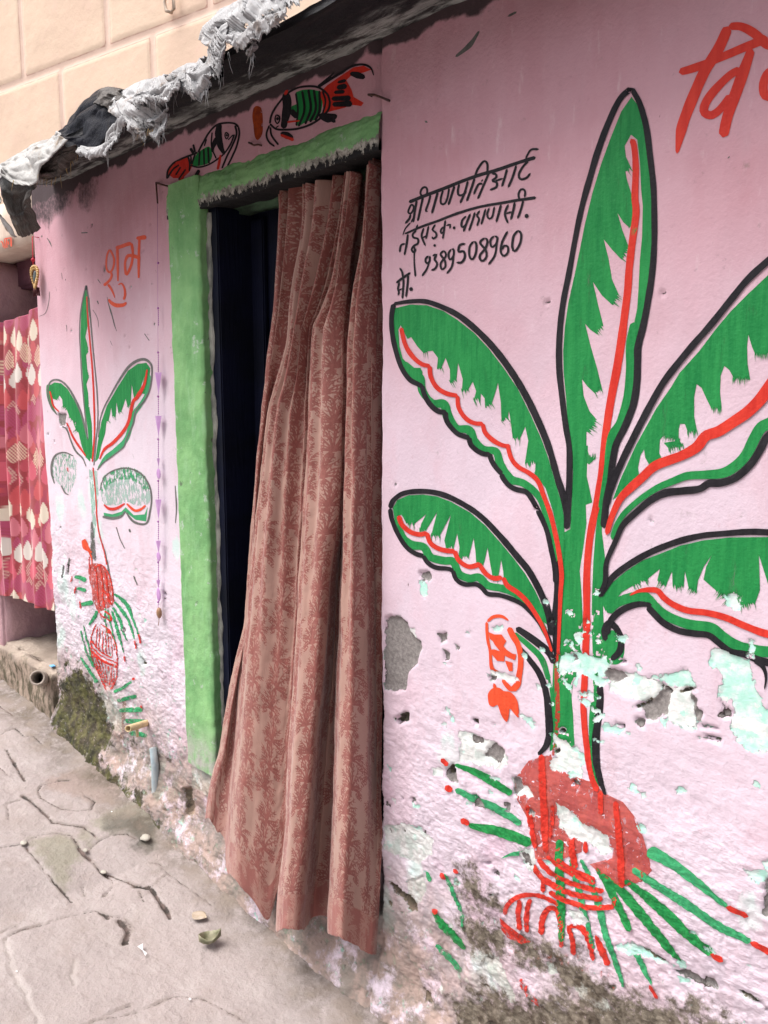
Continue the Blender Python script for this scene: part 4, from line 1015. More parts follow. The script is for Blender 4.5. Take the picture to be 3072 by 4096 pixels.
for fn, off, nm, lb in ((sm_top, .0004, "leaf", "narrow upright painted leaf"), (sm_left, .0006, "leaf", "short painted leaf leaning left"), (sm_right, .0008, "leaf", "painted leaf leaning right"), (sm_faded_left, .0004, "leaf", "round leaf faded almost away"), (sm_faded_right, .0004, "leaf", "faded two-lobed leaf"), (sm_bulb, .0004, "bulb", None), (sm_pot, .0002, "pot", None)):
    tag(fn().build(nm, plant2, off), lb)
sm_roots(plant2)

# ------------------------------------------------------------------ painted writing
t = Paint('B1')
t.line([(1492, 112), (1450, 205), (1390, 305), (1340, 420), (1300, 530), (1282, 625), (1278, 650)], [40, 48, 46, 46, 48, 46, 12], 'r')
t.line([(1492, 112), (1545, 112), (1600, 140), (1650, 185), (1680, 200)], [30, 36, 40, 42, 36], 'r')
t.line([(1284, 306), (1340, 290), (1400, 268), (1470, 238), (1560, 200), (1659, 160)], [32, 34, 32, 34, 36, 40], 'r')
t.line([(1590, 205), (1560, 290), (1525, 390), (1490, 490), (1470, 580)], [36, 46, 48, 46, 44], 'r')
t.line([(1545, 290), (1495, 320), (1440, 375), (1400, 430), (1390, 472), (1420, 488), (1460, 460), (1500, 400)], [30, 32, 34, 36, 38, 34, 32, 24], 'r')
t.line([(1700, 290), (1660, 310), (1640, 360), (1650, 405), (1690, 410)], [30, 38, 40, 40, 34], 'r')
tag(t.build("painted_lettering", house), "big red hand-painted syllable at the upper right edge")
t = Paint('C3')
for a, wd in (([(1100, 1405), (1150, 1390), (1200, 1372), (1248, 1358)], 36), ([(1115, 1410), (1120, 1500), (1125, 1620), (1126, 1720)], [26, 24, 22, 14]), ([(1248, 1358), (1258, 1420), (1262, 1480)], [24, 22, 18]), ([(1330, 1500), (1270, 1480), (1220, 1478), (1195, 1530), (1195, 1600), (1205, 1660)], [34, 34, 30, 22, 24, 30]),
              ([(1262, 1478), (1250, 1560), (1225, 1630), (1205, 1665)], [20, 22, 24, 20]), ([(1320, 1315), (1315, 1450), (1316, 1600), (1318, 1690)], [24, 24, 26, 16]), ([(1290, 1312), (1340, 1305), (1388, 1300)], [30, 40, 44])):
    t.line(a, wd, 'o', z='C3')
for a, wd in (([(1460, 492), (1428, 570), (1418, 680), (1430, 760), (1470, 795), (1512, 740), (1526, 640), (1505, 560), (1466, 492)], 26), ([(1478, 790), (1496, 830), (1480, 880), (1440, 925), (1382, 970)], [26, 32, 34, 36, 44]), ([(1440, 955), (1475, 1000), (1508, 1060), (1535, 1135)], [34, 32, 26, 10]),
              ([(1580, 960), (1625, 945), (1660, 1000), (1670, 1090), (1650, 1160)], [16, 24, 30, 34, 30]), ([(1445, 1150), (1480, 1195), (1550, 1232), (1640, 1228), (1690, 1195)], [26, 46, 54, 50, 30])):
    t.line(a, wd, 'o', z='C1')
tag(t.build("painted_lettering", house), "orange-red hand-painted word on the pillar above the small plant")
t = Paint('B4')
K = [
 # first line
 ([(285, 642), (400, 596), (600, 520), (850, 420), (1000, 375), (1150, 320), (1325, 265)], 26), ([(308, 655), (286, 698), (280, 730), (300, 738), (322, 706), (326, 676), (306, 655)], 14), ([(300, 738), (292, 775), (254, 820)], 17), ([(332, 760), (302, 812)], 12), ([(352, 625), (338, 700), (322, 810)], 17), ([(320, 690), (335, 690), (350, 680)], 12), ([(405, 600), (385, 690), (360, 800)], 17), ([(402, 600), (382, 565), (400, 524), (432, 520), (440, 560), (425, 600)], 15),
 ([(468, 578), (450, 650), (428, 715), (445, 722)], 16), ([(528, 555), (505, 640), (478, 738)], 17), ([(572, 540), (552, 610), (556, 655), (585, 655), (606, 610), (622, 525)], 15), ([(668, 505), (640, 590), (615, 668)], 17), ([(706, 490), (694, 550), (702, 585), (735, 580), (765, 550)], 16), ([(775, 465), (750, 560), (712, 652)], 17),
 ([(828, 440), (800, 530), (764, 636)], 17), ([(828, 440), (845, 380), (880, 320), (905, 298), (928, 320), (930, 400)], 16), ([(945, 390), (900, 500), (852, 615)], 17), ([(895, 490), (862, 488), (838, 530), (820, 578)], 16), ([(880, 470), (895, 450)], 12), ([(965, 405), (998, 405), (1005, 435), (968, 462), (1008, 475), (1005, 515), (950, 540)], 17), ([(985, 470), (1060, 440)], 14), ([(1090, 360), (1070, 440), (1048, 512)], 17), ([(1165, 330), (1135, 430), (1098, 518)], 17),
 ([(1260, 300), (1215, 350), (1185, 410), (1200, 448), (1250, 435), (1282, 395)], 17), ([(1262, 290), (1255, 320)], 14), ([(1240, 285), (1260, 240), (1290, 200), (1352, 198)], [14, 16, 18, 22]),
 # second line
 ([(236, 918), (256, 862), (300, 810)], [8, 12, 14]), ([(250, 905), (380, 850), (520, 800), (700, 732), (860, 682), (1050, 645), (1170, 622), (1330, 600)], [16, 20, 22, 22, 22, 22, 24, 26]), ([(278, 905), (268, 990), (250, 1082)], 15), ([(258, 985), (222, 1000), (212, 1060)], 15), ([(350, 880), (318, 905), (325, 935), (362, 945), (362, 985), (332, 1000), (310, 1035), (330, 1060), (346, 1025)], 15), ([(335, 1010), (332, 1130), (342, 1260)], [14, 13, 18]), ([(340, 885), (362, 825)], 13),
 ([(412, 855), (392, 915), (402, 950), (425, 1005)], 14), ([(395, 940), (445, 915)], 12), ([(452, 838), (440, 890), (428, 950)], 14), ([(508, 825), (482, 872), (508, 890), (515, 925), (485, 945), (478, 925)], 14), ([(592, 790), (580, 870), (568, 948)], 15), ([(588, 845), (556, 862), (552, 900), (582, 885)], 14), ([(598, 838), (632, 828), (628, 865)], 14),
 ([(762, 755), (728, 795), (726, 848), (752, 838), (775, 785)], 15), ([(795, 735), (765, 810), (738, 888)], 16), ([(832, 722), (810, 800), (782, 882)], 16), ([(872, 708), (846, 755), (866, 775), (848, 842)], 15), ([(918, 695), (900, 765), (882, 828)], 15), ([(948, 685), (930, 745), (945, 778), (972, 762), (990, 675)], 14), ([(1042, 658), (1025, 730), (1003, 808)], 16),
 ([(1100, 655), (1074, 725), (1080, 770), (1098, 815)], 16), ([(1078, 735), (1135, 715)], 13), ([(1152, 635), (1138, 710), (1118, 785)], 16), ([(1222, 620), (1200, 700), (1172, 775)], 16), ([(1190, 622), (1182, 570), (1205, 530), (1235, 540), (1232, 600)], 15),
 # number
 ([(450, 1085), (425, 1112), (432, 1148), (456, 1135), (460, 1085)], 15), ([(460, 1110), (438, 1190), (395, 1255)], [14, 16, 20]), ([(480, 1088), (515, 1075), (498, 1115), (522, 1150), (502, 1195), (470, 1205)], 16), ([(580, 1042), (548, 1072), (585, 1125), (588, 1180), (560, 1197), (550, 1150), (595, 1085), (580, 1042)], 15),
 ([(640, 1030), (615, 1070), (628, 1118), (658, 1085), (658, 1030), (640, 1030)], 15), ([(660, 1060), (645, 1170), (600, 1235)], [15, 17, 18]), ([(755, 985), (708, 998), (694, 1060)], 16), ([(698, 1058), (738, 1048), (748, 1095), (722, 1140), (680, 1142)], 17), ([(822, 965), (788, 1010), (785, 1085), (810, 1115), (838, 1060), (842, 985), (822, 965)], 16),
 ([(912, 935), (872, 975), (918, 1040), (920, 1100), (885, 1128), (868, 1085), (915, 1020), (932, 960), (912, 935)], 16), ([(988, 918), (955, 955), (965, 1012), (1002, 985), (1012, 930), (988, 918)], 15), ([(1010, 960), (990, 1080), (938, 1158)], [15, 17, 20]), ([(1095, 878), (1052, 965), (1038, 1045), (1060, 1085), (1095, 1060), (1097, 1010), (1068, 1000), (1045, 1035)], 16), ([(1180, 870), (1142, 920), (1132, 1010), (1155, 1045), (1195, 985), (1205, 905), (1180, 870)], 17),
 # third line
 ([(182, 1312), (230, 1275), (302, 1225)], 17), ([(210, 1305), (196, 1360), (205, 1385), (196, 1415)], 14), ([(200, 1375), (235, 1355)], 12), ([(244, 1275), (240, 1350), (232, 1442)], 15), ([(282, 1245), (275, 1330), (262, 1430)], 15), ([(240, 1270), (232, 1220), (212, 1185)], 15)]
for a, wd in K:
    t.line(a, wd if isinstance(wd, list) else wd + 3, 'k')
for c0, r in (((500, 1000), 11), ((665, 855), 12), ((1250, 752), 18), ((305, 1362), 16)):
    t.dot(c0, r, 'k')
tag(t.build("painted_lettering", house), "black hand-painted lines of script with a telephone number right of the doorway")
t = Paint('C1')
for a, wd in (([(0, 380), (30, 400), (45, 465)], 16), ([(60, 350), (70, 420), (68, 480)], 14), ([(90, 340), (98, 470)], 15), ([(150, 335), (155, 455)], 18), ([(60, 350), (155, 335)], 14), ([(110, 380), (125, 430)], 14)):
    t.line(a, wd, 'o')
NEIGH_TXT = t

# ------------------------------------------------------------------ fish over the door
def fish_left():
    p = Paint('B5')
    p.fill([(308, 695), (340, 665), (390, 640), (405, 665), (412, 705), (392, 748), (350, 765), (310, 770), (275, 770), (290, 730)], 'g', smooth=True)
    p.fill([(110, 850), (118, 800), (155, 750), (205, 725), (252, 708), (282, 760), (262, 805), (225, 840), (205, 890), (185, 895), (190, 850), (150, 850), (125, 830)], 'R')
    for a, wd in (([(320, 680), (350, 620), (390, 550), (440, 500), (500, 485), (560, 488), (590, 512)], 9), ([(588, 510), (594, 560), (576, 640), (546, 710), (514, 772)], 9), ([(566, 500), (576, 560), (546, 640), (510, 712), (478, 788)], 9), ([(562, 560), (540, 620), (500, 682), (440, 730), (380, 765), (320, 778), (268, 765)], 8),
                  ([(462, 488), (455, 560), (470, 640), (498, 695)], [26, 34, 30, 12]), ([(412, 545), (408, 640), (440, 722)], 7), ([(375, 590), (360, 640)], 7), ([(450, 580), (418, 640), (415, 680)], [24, 22, 10]), ([(300, 690), (275, 760)], 9), ([(332, 670), (325, 770)], 9), ([(358, 655), (362, 765)], 9), ([(385, 645), (392, 755)], 9), ([(250, 705), (262, 760), (258, 805)], 9), ([(270, 700), (272, 760)], 7),
                  ([(110, 855), (116, 800), (152, 750), (205, 722), (262, 700), (318, 680)], 9), ([(112, 850), (150, 790), (190, 760)], 8), ([(165, 830), (200, 775)], 8), ([(185, 860), (235, 790)], 8), ([(520, 600), (555, 562)], 6), ([(265, 650), (290, 690)], 14), ([(285, 625), (300, 680)], 10), ([(300, 842), (328, 795)], 16), ([(505, 545), (525, 562), (512, 592), (500, 570), (505, 545)], 6), ([(512, 558), (513, 575)], 12)):
        p.line(a, [x * 1.45 for x in wd] if isinstance(wd, list) else wd * 1.45, 'k')
    p.line([(450, 795), (462, 740), (470, 695)], [18, 20, 14], 'r')
    p.line([(305, 845), (332, 800)], [18, 12], 'R')
    return p
def fish_right():
    p = Paint('B5')
    p.fill([(970, 280), (1010, 265), (1060, 260), (1140, 275), (1142, 340), (1132, 410), (1100, 462), (1000, 502), (972, 505), (985, 450), (960, 420), (930, 402), (945, 372), (975, 360)], 'g')
    p.fill([(1120, 285), (1170, 232), (1260, 172), (1350, 115), (1420, 105), (1470, 132), (1420, 150), (1340, 162), (1300, 200), (1335, 262), (1348, 310), (1418, 350), (1400, 372), (1330, 362), (1290, 382), (1210, 402), (1150, 420), (1140, 340)], 'R')
    p.line([(915, 265), (895, 300)], [20, 20], 'r')
    p.line([(915, 480), (1000, 470)], [16, 8], 'r')
    p.line([(870, 565), (960, 600)], [16, 22], 'r')
    for a, wd in (([(798, 490), (810, 430), (850, 360), (910, 292), (980, 252), (1060, 240), (1120, 250), (1172, 292), (1190, 345)], 10), ([(798, 490), (840, 525), (900, 530), (980, 525), (1060, 500), (1130, 452), (1180, 392), (1190, 335)], 10), ([(902, 285), (912, 380), (888, 522)], [40, 42, 26]), ([(935, 400), (985, 450)], [30, 26]),
                  ([(970, 285), (985, 400), (975, 505)], 9), ([(1012, 272), (1028, 400), (992, 510)], 11), ([(1050, 262), (1068, 390), (1035, 495)], 11), ([(1085, 262), (1098, 390), (1065, 482)], 11), ([(1120, 268), (1122, 400), (1095, 470)], 11), ([(1140, 270), (1160, 340), (1140, 430)], 8), ([(1112, 246), (1200, 188), (1270, 148), (1340, 106), (1420, 98), (1468, 122), (1488, 172)], [10, 12, 12, 11, 11, 10, 4]),
                  ([(1110, 245), (1165, 200), (1220, 145)], [14, 16, 4]), ([(1325, 155), (1370, 165), (1430, 184)], [16, 30, 20]), ([(1235, 250), (1305, 236)], [22, 26]), ([(1200, 322), (1330, 318)], [20, 26]), ([(1205, 360), (1340, 355)], [22, 30]), ([(1240, 215), (1300, 200)], [12, 18]), ([(1215, 280), (1290, 275)], [14, 20]), ([(1120, 430), (1180, 450), (1240, 435)], [26, 44, 20]), ([(1190, 450), (1230, 480)], [24, 14]), ([(870, 552), (920, 572), (955, 592)], [18, 34, 20]),
                  ([(796, 500), (776, 560), (792, 610), (832, 642)], 9), ([(802, 512), (812, 570), (858, 632)], 9), ([(838, 432), (860, 440), (862, 470), (848, 490), (834, 465), (838, 432)], 7), ([(848, 445), (850, 470)], 14), ([(835, 520), (862, 502)], 6)):
        p.line(a, [x * 1.45 for x in wd] if isinstance(wd, list) else wd * 1.45, 'k')
    return p
tag(fish_left().build("fish_painting", house), "smaller painted fish facing right above the door lintel")
tag(fish_right().build("fish_painting", house), "larger painted fish facing left above the door lintel")
t = Paint('B5', .25)
t.fill([(690, 385), (705, 372), (735, 380), (748, 420), (752, 500), (748, 560), (720, 600), (700, 575), (690, 500), (682, 440)], 's', smooth=True, fade=.35)
tag(t.build("paint_smear", house), "orange vermilion smear between the two fish")
# cracks in the plaster
def crack(a, wd, z, c='y', f=.2):
    Paint(z, f).line(a, wd, c).build('plaster_crack', wall)
for a, wd in (([(1425, 1120), (1440, 1200), (1470, 1300), (1500, 1400), (1525, 1500), (1555, 1580)], [6, 10, 20, 14, 14, 6]), ([(1240, 1290), (1280, 1350), (1310, 1430), (1315, 1530)], [8, 8, 6, 3]), ([(1300, 1170), (1320, 1220)], [18, 10]), ([(615, 335), (655, 390), (685, 455)], [8, 20, 6]), ([(550, 300), (545, 330)], 16), ([(820, 800), (830, 890)], 6), ([(655, 1050), (640, 1200), (600, 1330), (520, 1380)], [8, 8, 7, 6]), ([(1300, 885), (1345, 945)], [12, 8]), ([(1070, 270), (1160, 265)], [14, 16]), ([(880, 1490), (885, 1580)], [10, 5]), ([(870, 880), (875, 905)], 10), ([(1465, 1700), (1500, 1770)], [6, 5])):
    crack(a, wd, 'C1')
for a, wd in (([(640, 1670), (665, 1740), (690, 1790)], 6), ([(380, 1840), (372, 1910)], 12), ([(740, 1940), (760, 1990)], 8), ([(800, 600), (830, 640)], 5), ([(970, 1440), (975, 1560), (968, 1650)], [5, 9, 5]), ([(715, 1680), (722, 1700)], 10), ([(350, 1880), (345, 1950)], 7)):
    crack(a, wd, 'A2')
for a, wd in (([(340, 240), (400, 190), (440, 130)], [10, 22, 8]), ([(560, 70), (600, 50)], 10), ([(215, 512), (228, 520)], 10), ([(1490, 670), (1500, 660)], 6)):
    crack(a, wd, 'B1', f=.3)
crack([(1360, 770), (1365, 830), (1455, 900), (1530, 980), (1640, 1050)], [2, 4, 6, 6, 10], 'D2', 'k')
crack([(1110, 930), (1180, 950), (1260, 970)], [6, 14, 8], 'D2')

# ------------------------------------------------------------------ green door surround, door, threshold
def m_frame():
    n = NT("green_lime_paint")
    f = n.rng(n.noise(7, 5, .6), .35, .65)
    c = n.mix(f, (.145, .335, .130), (.225, .445, .185))
    c = n.mix(n.math('MULTIPLY', n.rng(n.noise(70, 6, .7), .6, .75), .5), c, (.10, .20, .10))
    c = n.mix(n.math('MULTIPLY', n.rng(n.noise(40, 6, .7, n.rot(n.pos(), .6, (1, 1, .2))), .5, .68), .4), c, (.30, .50, .29))
    c = n.mix(n.math('MULTIPLY', n.rng(n.noise(22, 7, .72), .61, .65), .7), c, (.40, .48, .40))
    c = n.mix(n.math('MULTIPLY', n.rng(n.noise(17, 7, .75), .645, .665), .8), c, (.10, .13, .09))
    e = n.math('ADD', n.attr('edge'), n.math('MULTIPLY', n.math('SUBTRACT', n.noise(70, 6, .7, n.scale(n.pos(), (1, 1, .6))), .5), .06))
    c = n.mix(n.rng(e, .014, .010), c, n.mix(n.rng(n.noise(50, 6, .7), .4, .6), (.42, .40, .35), (.16, .15, .13)))
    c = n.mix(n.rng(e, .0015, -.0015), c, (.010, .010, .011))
    b = n.attr('base')
    c = n.mix(n.math('MULTIPLY', b, n.rng(n.noise(20, 6, .7), .3, .6)), c, (.38, .37, .34))
    n.col(c)
    n.rough(.85)
    h = n.math('ADD', n.noise(24, 7, .65, n.rot(n.pos(), .6, (1, 1, .35))), n.math('MULTIPLY', n.noise(140, 4, .6), .25))
    n.bump(h, .006)
    return n.m
M_FRAME = m_frame()
# left jamb: a flat painted band with a chipped inner edge, returning into the doorway
def strip(name, P, Q, nr, ncol, dep, edgefn, mat, parent, basefn=None):
    pass
zz = lin(.236, 2.029, .006)
aa = np.linspace(0, 1, 34)
A, Zj = np.meshgrid(aa, zz)
xo = np.interp(Zj, [.2, 2.08], [JAMB_X0 + .004, JAMB_X0 + .004]) + .003 * pn(Zj * 12, Zj * 0, 21) + .002 * pn(Zj * 40, Zj * 0, 22)
xi = DOOR_X0 + .010 + .006 * pn(Zj * 9, Zj * 0, 23) + .004 * pn(Zj * 38, Zj * 0, 24)
ua = np.clip(A / .8, 0, 1)
Xj = xo + (xi - xo) * ua
Yj = -.014 + .004 * fbm(Xj * 9, Zj * 6, 4, 25) + .0022 * fbm(Xj * 40, Zj * 28, 3, 26) + .012 * (1 - np.clip(ua / .06, 0, 1)) + .006 * np.clip((ua - .93) / .07, 0, 1) ** 2
Yj = np.where(A > .8, Yj[:, [np.searchsorted(aa, .8) - 1]] + (A - .8) / .2 * .028, Yj)
edge = (xi - Xj) * 1.0
edge = np.where(A > .8, .03, edge + .022)
fr = mesh_np("door_frame", np.stack([Xj, Yj, Zj], -1).reshape(-1, 3), grid_faces(len(zz), len(aa)), M_FRAME, house,
             attrs=dict(edge=edge.ravel() - .006 + .004, base=sst(.42, .24, Zj).ravel()))
tag(fr, "green painted plaster band and lintel round the doorway, chipped to grey and black inside")
# lintel: a thick hand-plastered roll with a black sooty lower edge
xl = lin(JAMB_X0 + .002, DOOR_X1 + .009, .0055)
bb = np.linspace(0, 1, 44)
XL, B = np.meshgrid(xl, bb)
zt = 2.030 + .004 * pn(XL * 14, XL * 0, 31)
zb = 1.938 + .012 * (XL - JAMB_X0) / .9 + .005 * pn(XL * 9, XL * 0, 32) + .002 * pn(XL * 40, XL * 0, 33)
ang = np.clip(B / .72, 0, 1) * np.pi * .5
Zl = zb + (zt - zb) * (1 - np.clip(B / .72, 0, 1) ** 1.3)
Yl = .003 - .013 * np.sin(np.clip(B / .72, 0, 1) * np.pi * .62) ** .8
Yl = np.where(B > .72, Yl[np.searchsorted(bb, .72) - 1][None, :] + (B - .72) / .28 * .12, Yl)
Zl = np.where(B > .72, zb - .004 + .012 * (B - .72) / .28, Zl)
Yl = Yl + (.004 * fbm(XL * 12, B * 3, 3, 34) + .0018 * fbm(XL * 45, B * 10, 3, 35)) * (B < .73)
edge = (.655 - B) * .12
mesh_np("lintel", np.stack([XL, Yl, Zl], -1).reshape(-1, 3), grid_faces(len(bb), len(xl))[:, ::-1], M_FRAME, fr,
        attrs=dict(edge=edge.ravel(), base=np.zeros(XL.size)))
def m_navy():
    n = NT("old_navy_paint")
    c = n.mix(n.rng(n.noise(6, 5, .6), .35, .65), (.002, .003, .009), (.0035, .005, .019))
    c = n.mix(n.math('MULTIPLY', n.rng(n.noise(9, 8, .75, n.scale(n.pos(), (1.4, 1, .35))), .70, .73), .35), c, (.25, .27, .28))
    n.col(c)
    n.rough(.6)
    n.p.inputs['Specular IOR Level'].default_value = .2
    n.bump(n.noise(40, 5, .6, n.scale(n.pos(), (3, 3, .3))), .002)
    return n.m
M_NAVY = m_navy()
bm = bmesh.new()
add_box(bm, DOOR_X0 - .03, DOOR_X1 + .03, .150, .185, DOOR_Z0 - .02, 1.98, .003)
add_box(bm, DOOR_X0 + .055, DOOR_X0 + .115, .132, .149, DOOR_Z0, 1.92, .004)
for xq in (-1.80, -1.62, -1.44):
    add_box(bm, xq - .012, xq + .012, .138, .149, DOOR_Z0, 1.92, .003)
add_box(bm, DOOR_X0 + .116, DOOR_X1, .134, .149, 1.05, 1.13, .004)
door = bm_obj("door", bm, M_NAVY, house)
tag(door, "dark navy wooden door with vertical stiles behind the curtain")
bm = bmesh.new()
add_box(bm, DOOR_X0 + .006, DOOR_X0 + .052, .022, .149, DOOR_Z0, 1.945, .004)
bm_obj("door_post", bm, M_NAVY, house)
M_DGREEN = simple("dull_green_wood_paint", (.055, .11, .06), (.02, .035, .022), 14, .7, .003)
rough_box("door_head", DOOR_X0 + .0, DOOR_X1 + .02, .086, .146, 1.934, 1.972, M_DGREEN, house, .05, .003)
M_PLAST = simple("grey_white_plaster", (.62, .58, .56), (.34, .30, .26), 9, .9, .006, 40)
rough_box("threshold", DOOR_X0 - .17, DOOR_X1 - .04, .006, .148, .08, .243, M_PLAST, house, .022, .007, 12, .02)
M_CHIP = simple("chipped_grey_edge", (.40, .40, .35), (.16, .17, .15), 40, .9, .004, 80, (1, 1, .4))
zz2 = np.arange(.25, 1.94, .012)
bm = bmesh.new()
prev = None
for k, z in enumerate(zz2):
    a = DOOR_X0 + .008 + .006 * float(pn(z * 9, 0, 41))
    b = a + .010 + .010 * float(pn(z * 23, 0, 42)) + .010 * float(pn(z * 5, 0, 43))
    y0 = .012 + .004 * float(pn(z * 30, 0, 44))
    row = [bm.verts.new(q) for q in ((a - .01, y0 + .03, z), (a, y0, z), (b, y0 + .006, z), (b + .002, y0 + .035, z))]
    if prev:
        for i in range(3):
            bm.faces.new((prev[i], prev[i + 1], row[i + 1], row[i]))
    prev = row
bm_obj("plaster_edge", bm, M_CHIP, house, True)

# ------------------------------------------------------------------ roof of the house
def m_roof():
    n = NT("sooty_roof_sheet")
    v = n.scale(n.pos(), (.5, 1.6, 1))
    y = n.sep(n.pos())[1]
    f = n.rng(n.math('ADD', y, n.math('MULTIPLY', n.math('SUBTRACT', n.noise(9, 5, .65, v), .5), .22)), -.125, -.04)
    mould = n.mix(n.rng(n.noise(16, 6, .7, v), .42, .60), (.022, .022, .023), (.29, .31, .295))
    n.col(n.mix(f, n.mix(n.rng(n.noise(20, 5, .6, v), .5, .75), (.006, .006, .009), (.022, .018, .019)), mould))
    n.rough(.8)
    n.bump(n.noise(24, 6, .65, v), .012)
    return n.m
M_ROOF = m_roof()
xr = lin(-3.0, 1.7, .02)
yr = lin(-.225, .02, .014)
XR, YR = np.meshgrid(xr, yr)
def under(X, Y):
    return ROOF_Z + .012 + .15 * np.minimum(Y, 0) + .008 * fbm(X * 3, Y * 6, 3, 51) + .005 * fbm(X * 14, Y * 18, 2, 52)
ZR = under(XR, YR)
top = np.stack([XR, YR * 1.0, ZR + .018 + .004 * fbm(XR * 6, YR * 6, 2, 53)], -1).reshape(-1, 3)
bot = np.stack([XR, YR, ZR], -1).reshape(-1, 3)
nr, nc = XR.shape
gf = grid_faces(nr, nc)
n0 = nr * nc
fe = np.array([[i, i + n0, i + 1 + n0, i + 1] for i in range(nc - 1)])
le = np.array([[i * nc, (i + 1) * nc, (i + 1) * nc + n0, i * nc + n0] for i in range(nr - 1)])
re_ = le + nc - 1
roof = mesh_np("roof", np.concatenate([bot, top]), np.concatenate([gf[:, ::-1], gf + n0, fe, le, re_[:, ::-1]]), M_ROOF, house)
tag(roof, "blackened flat roof edge overhanging the wall")
bm = bmesh.new()
add_box(bm, -3.02, 1.7, .021, 1.1, 2.226, 2.25, .004)
bm_obj("roof_slab", bm, M_ROOF, house)
bm = bmesh.new()
add_box(bm, PILLAR_X + .01, 1.6, .345, 1.1, -.25, 2.225, .004)
bm_obj("house_body", bm, M_PLAST, house)

# ------------------------------------------------------------------ doorway curtain
def make_tile(seed, N=320):
    """one repeat of the feathery frond pattern as coverage 0..1 (value, wraps round)"""
    ro = random.Random(seed)
    yy, xx = np.mgrid[0:N, 0:N] / N
    T = np.zeros((N, N))
    def stroke(x0, y0, x1, y1, w0, w1, bend=0.0, val=1.0):
        n = 7
        px = [x0 + (x1 - x0) * i / n for i in range(n + 1)]
        py = [y0 + (y1 - y0) * i / n for i in range(n + 1)]
        nx, ny = -(y1 - y0), (x1 - x0)
        for i in range(n + 1):
            b = bend * math.sin(math.pi * i / n) if bend else 0
            px[i] += nx * b
            py[i] += ny * b
        for i in range(n):
            wd = w0 + (w1 - w0) * i / n
            ax, ay, bx, by = px[i], py[i], px[i + 1], py[i + 1]
            mx, my = (ax + bx) / 2, (ay + by) / 2
            dx, dy = (xx - mx + .5) % 1 - .5, (yy - my + .5) % 1 - .5
            ux, uy = (bx - ax) / 2, (by - ay) / 2
            l2 = max(ux * ux + uy * uy, 1e-9)
            t = np.clip((dx * ux + dy * uy) / l2, -1, 1)
            d = np.hypot(dx - t * ux, dy - t * uy)
            np.maximum(T, val * np.clip((wd - d) / .006 + .5, 0, 1), out=T)
    for cx, cy in ((.25, .0), (.75, .5)):
        for k, (oy, side) in enumerate(((.02, 1), (.36, -1), (.68, 1))):
            x, y = cx + .05 * side, cy + oy
            stroke(cx - .05 * side, y - .16, x, y, .012, .008, .2 * side)
            for q in range(15):                                   # a plume of narrow drooping blades
                f = (q - 7) / 7
                an = math.pi / 2 + f * 1.75 + ro.uniform(-.1, .1)
                L = (.35 - .12 * abs(f)) * ro.uniform(.75, 1.1)
                ex, ey = x + L * math.cos(an) * .9, y + L * math.sin(an) - .05 * f * f
                bd = -.22 * f
                stroke(x, y, ex, ey, .010, .0035, bd)
                for g in (.45, .62, .78):                         # short barbs along each blade
                    bx, by = x + (ex - x) * g, y + (ey - y) * g
                    for s2 in (-1, 1):
                        stroke(bx, by, bx + .055 * math.cos(an + s2 * .6), by + .055 * math.sin(an + s2 * .6), .006, .002)
            for q in range(9):                                    # small blossom at the root
                t = q * .7
                r = .03 + .012 * (q % 3)
                stroke(x - .02 * side, y - .05, x - .02 * side + r * math.cos(t), y - .05 + r * math.sin(t), .012, .006)
    return T
def sample(T, u, v):
    N = T.shape[0]
    x, y = (u % 1) * N, (v % 1) * N
    i, j = np.floor(x).astype(int), np.floor(y).astype(int)
    fx, fy = x - i, y - j
    i0, i1, j0, j1 = i % N, (i + 1) % N, j % N, (j + 1) % N
    return (T[j0, i0] * (1 - fx) + T[j0, i1] * fx) * (1 - fy) + (T[j1, i0] * (1 - fx) + T[j1, i1] * fx) * fy

def m_curtain():
    n = NT("brocade_curtain")
    p = n.rng(n.attr('pat'), .25, .7)
    hem = n.attr('hem')
    base = n.mix(n.rng(n.noise(5, 4, .6), .3, .7), (.36, .215, .176), (.315, .18, .146))
    fl = n.mix(n.rng(n.noise(160, 4, .6), .35, .65), (.195, .053, .046), (.24, .072, .06))
    c = n.mix(p, base, fl)
    ch = n.mix(p, (.255, .082, .070), (.32, .16, .13))
    c = n.mix(hem, c, ch)
    w = n.noise(420, 2, .5)
    c = n.mix(n.math('MULTIPLY', w, .14), c, (.46, .27, .21))
    c = n.mix(n.rng(n.attr('stitch'), .5, .9), c, (.20, .05, .04))
    n.col(c)
    n.rough(.62)
    n.p.inputs["Sheen Weight"].default_value = .25
    n.p.inputs["Sheen Roughness"].default_value = .4
    n.bump(n.math('ADD', n.math('ADD', n.noise(9, 3, .5), n.math('MULTIPLY', n.noise(28, 5, .6, n.scale(n.pos(), (1, 1, .3))), .45)), n.math('MULTIPLY', n.noise(380, 2, .5), .05)), .008, .8)
    return n.m
M_CURT = m_curtain()
def a4(l): return nat(l, 'A4') / 1.85172
def a5(l): return nat(l, 'A5') / 1.85172
cl = lambda u, l: np.concatenate([a4(u), a5(l)])
K0 = cl([(630, 365), (625, 600), (612, 850), (578, 1130), (547, 1400), (516, 1700), (492, 2000)], [(350, 100), (342, 250), (298, 420), (258, 620), (222, 850), (188, 960), (158, 1110), (146, 1200)])
E1 = cl([(780, 330), (770, 560), (722, 830), (690, 1100), (640, 1280), (602, 1400), (562, 1700), (530, 2000)], [(385, 0), (350, 350), (317, 700), (287, 1000), (270, 1200), (256, 1450)])
E2 = cl([(990, 270), (960, 500), (905, 780), (842, 950), (806, 1030), (790, 1400), (762, 1900)], [(620, 0), (592, 450), (556, 900), (540, 1250), (510, 1520), (495, 1742)])
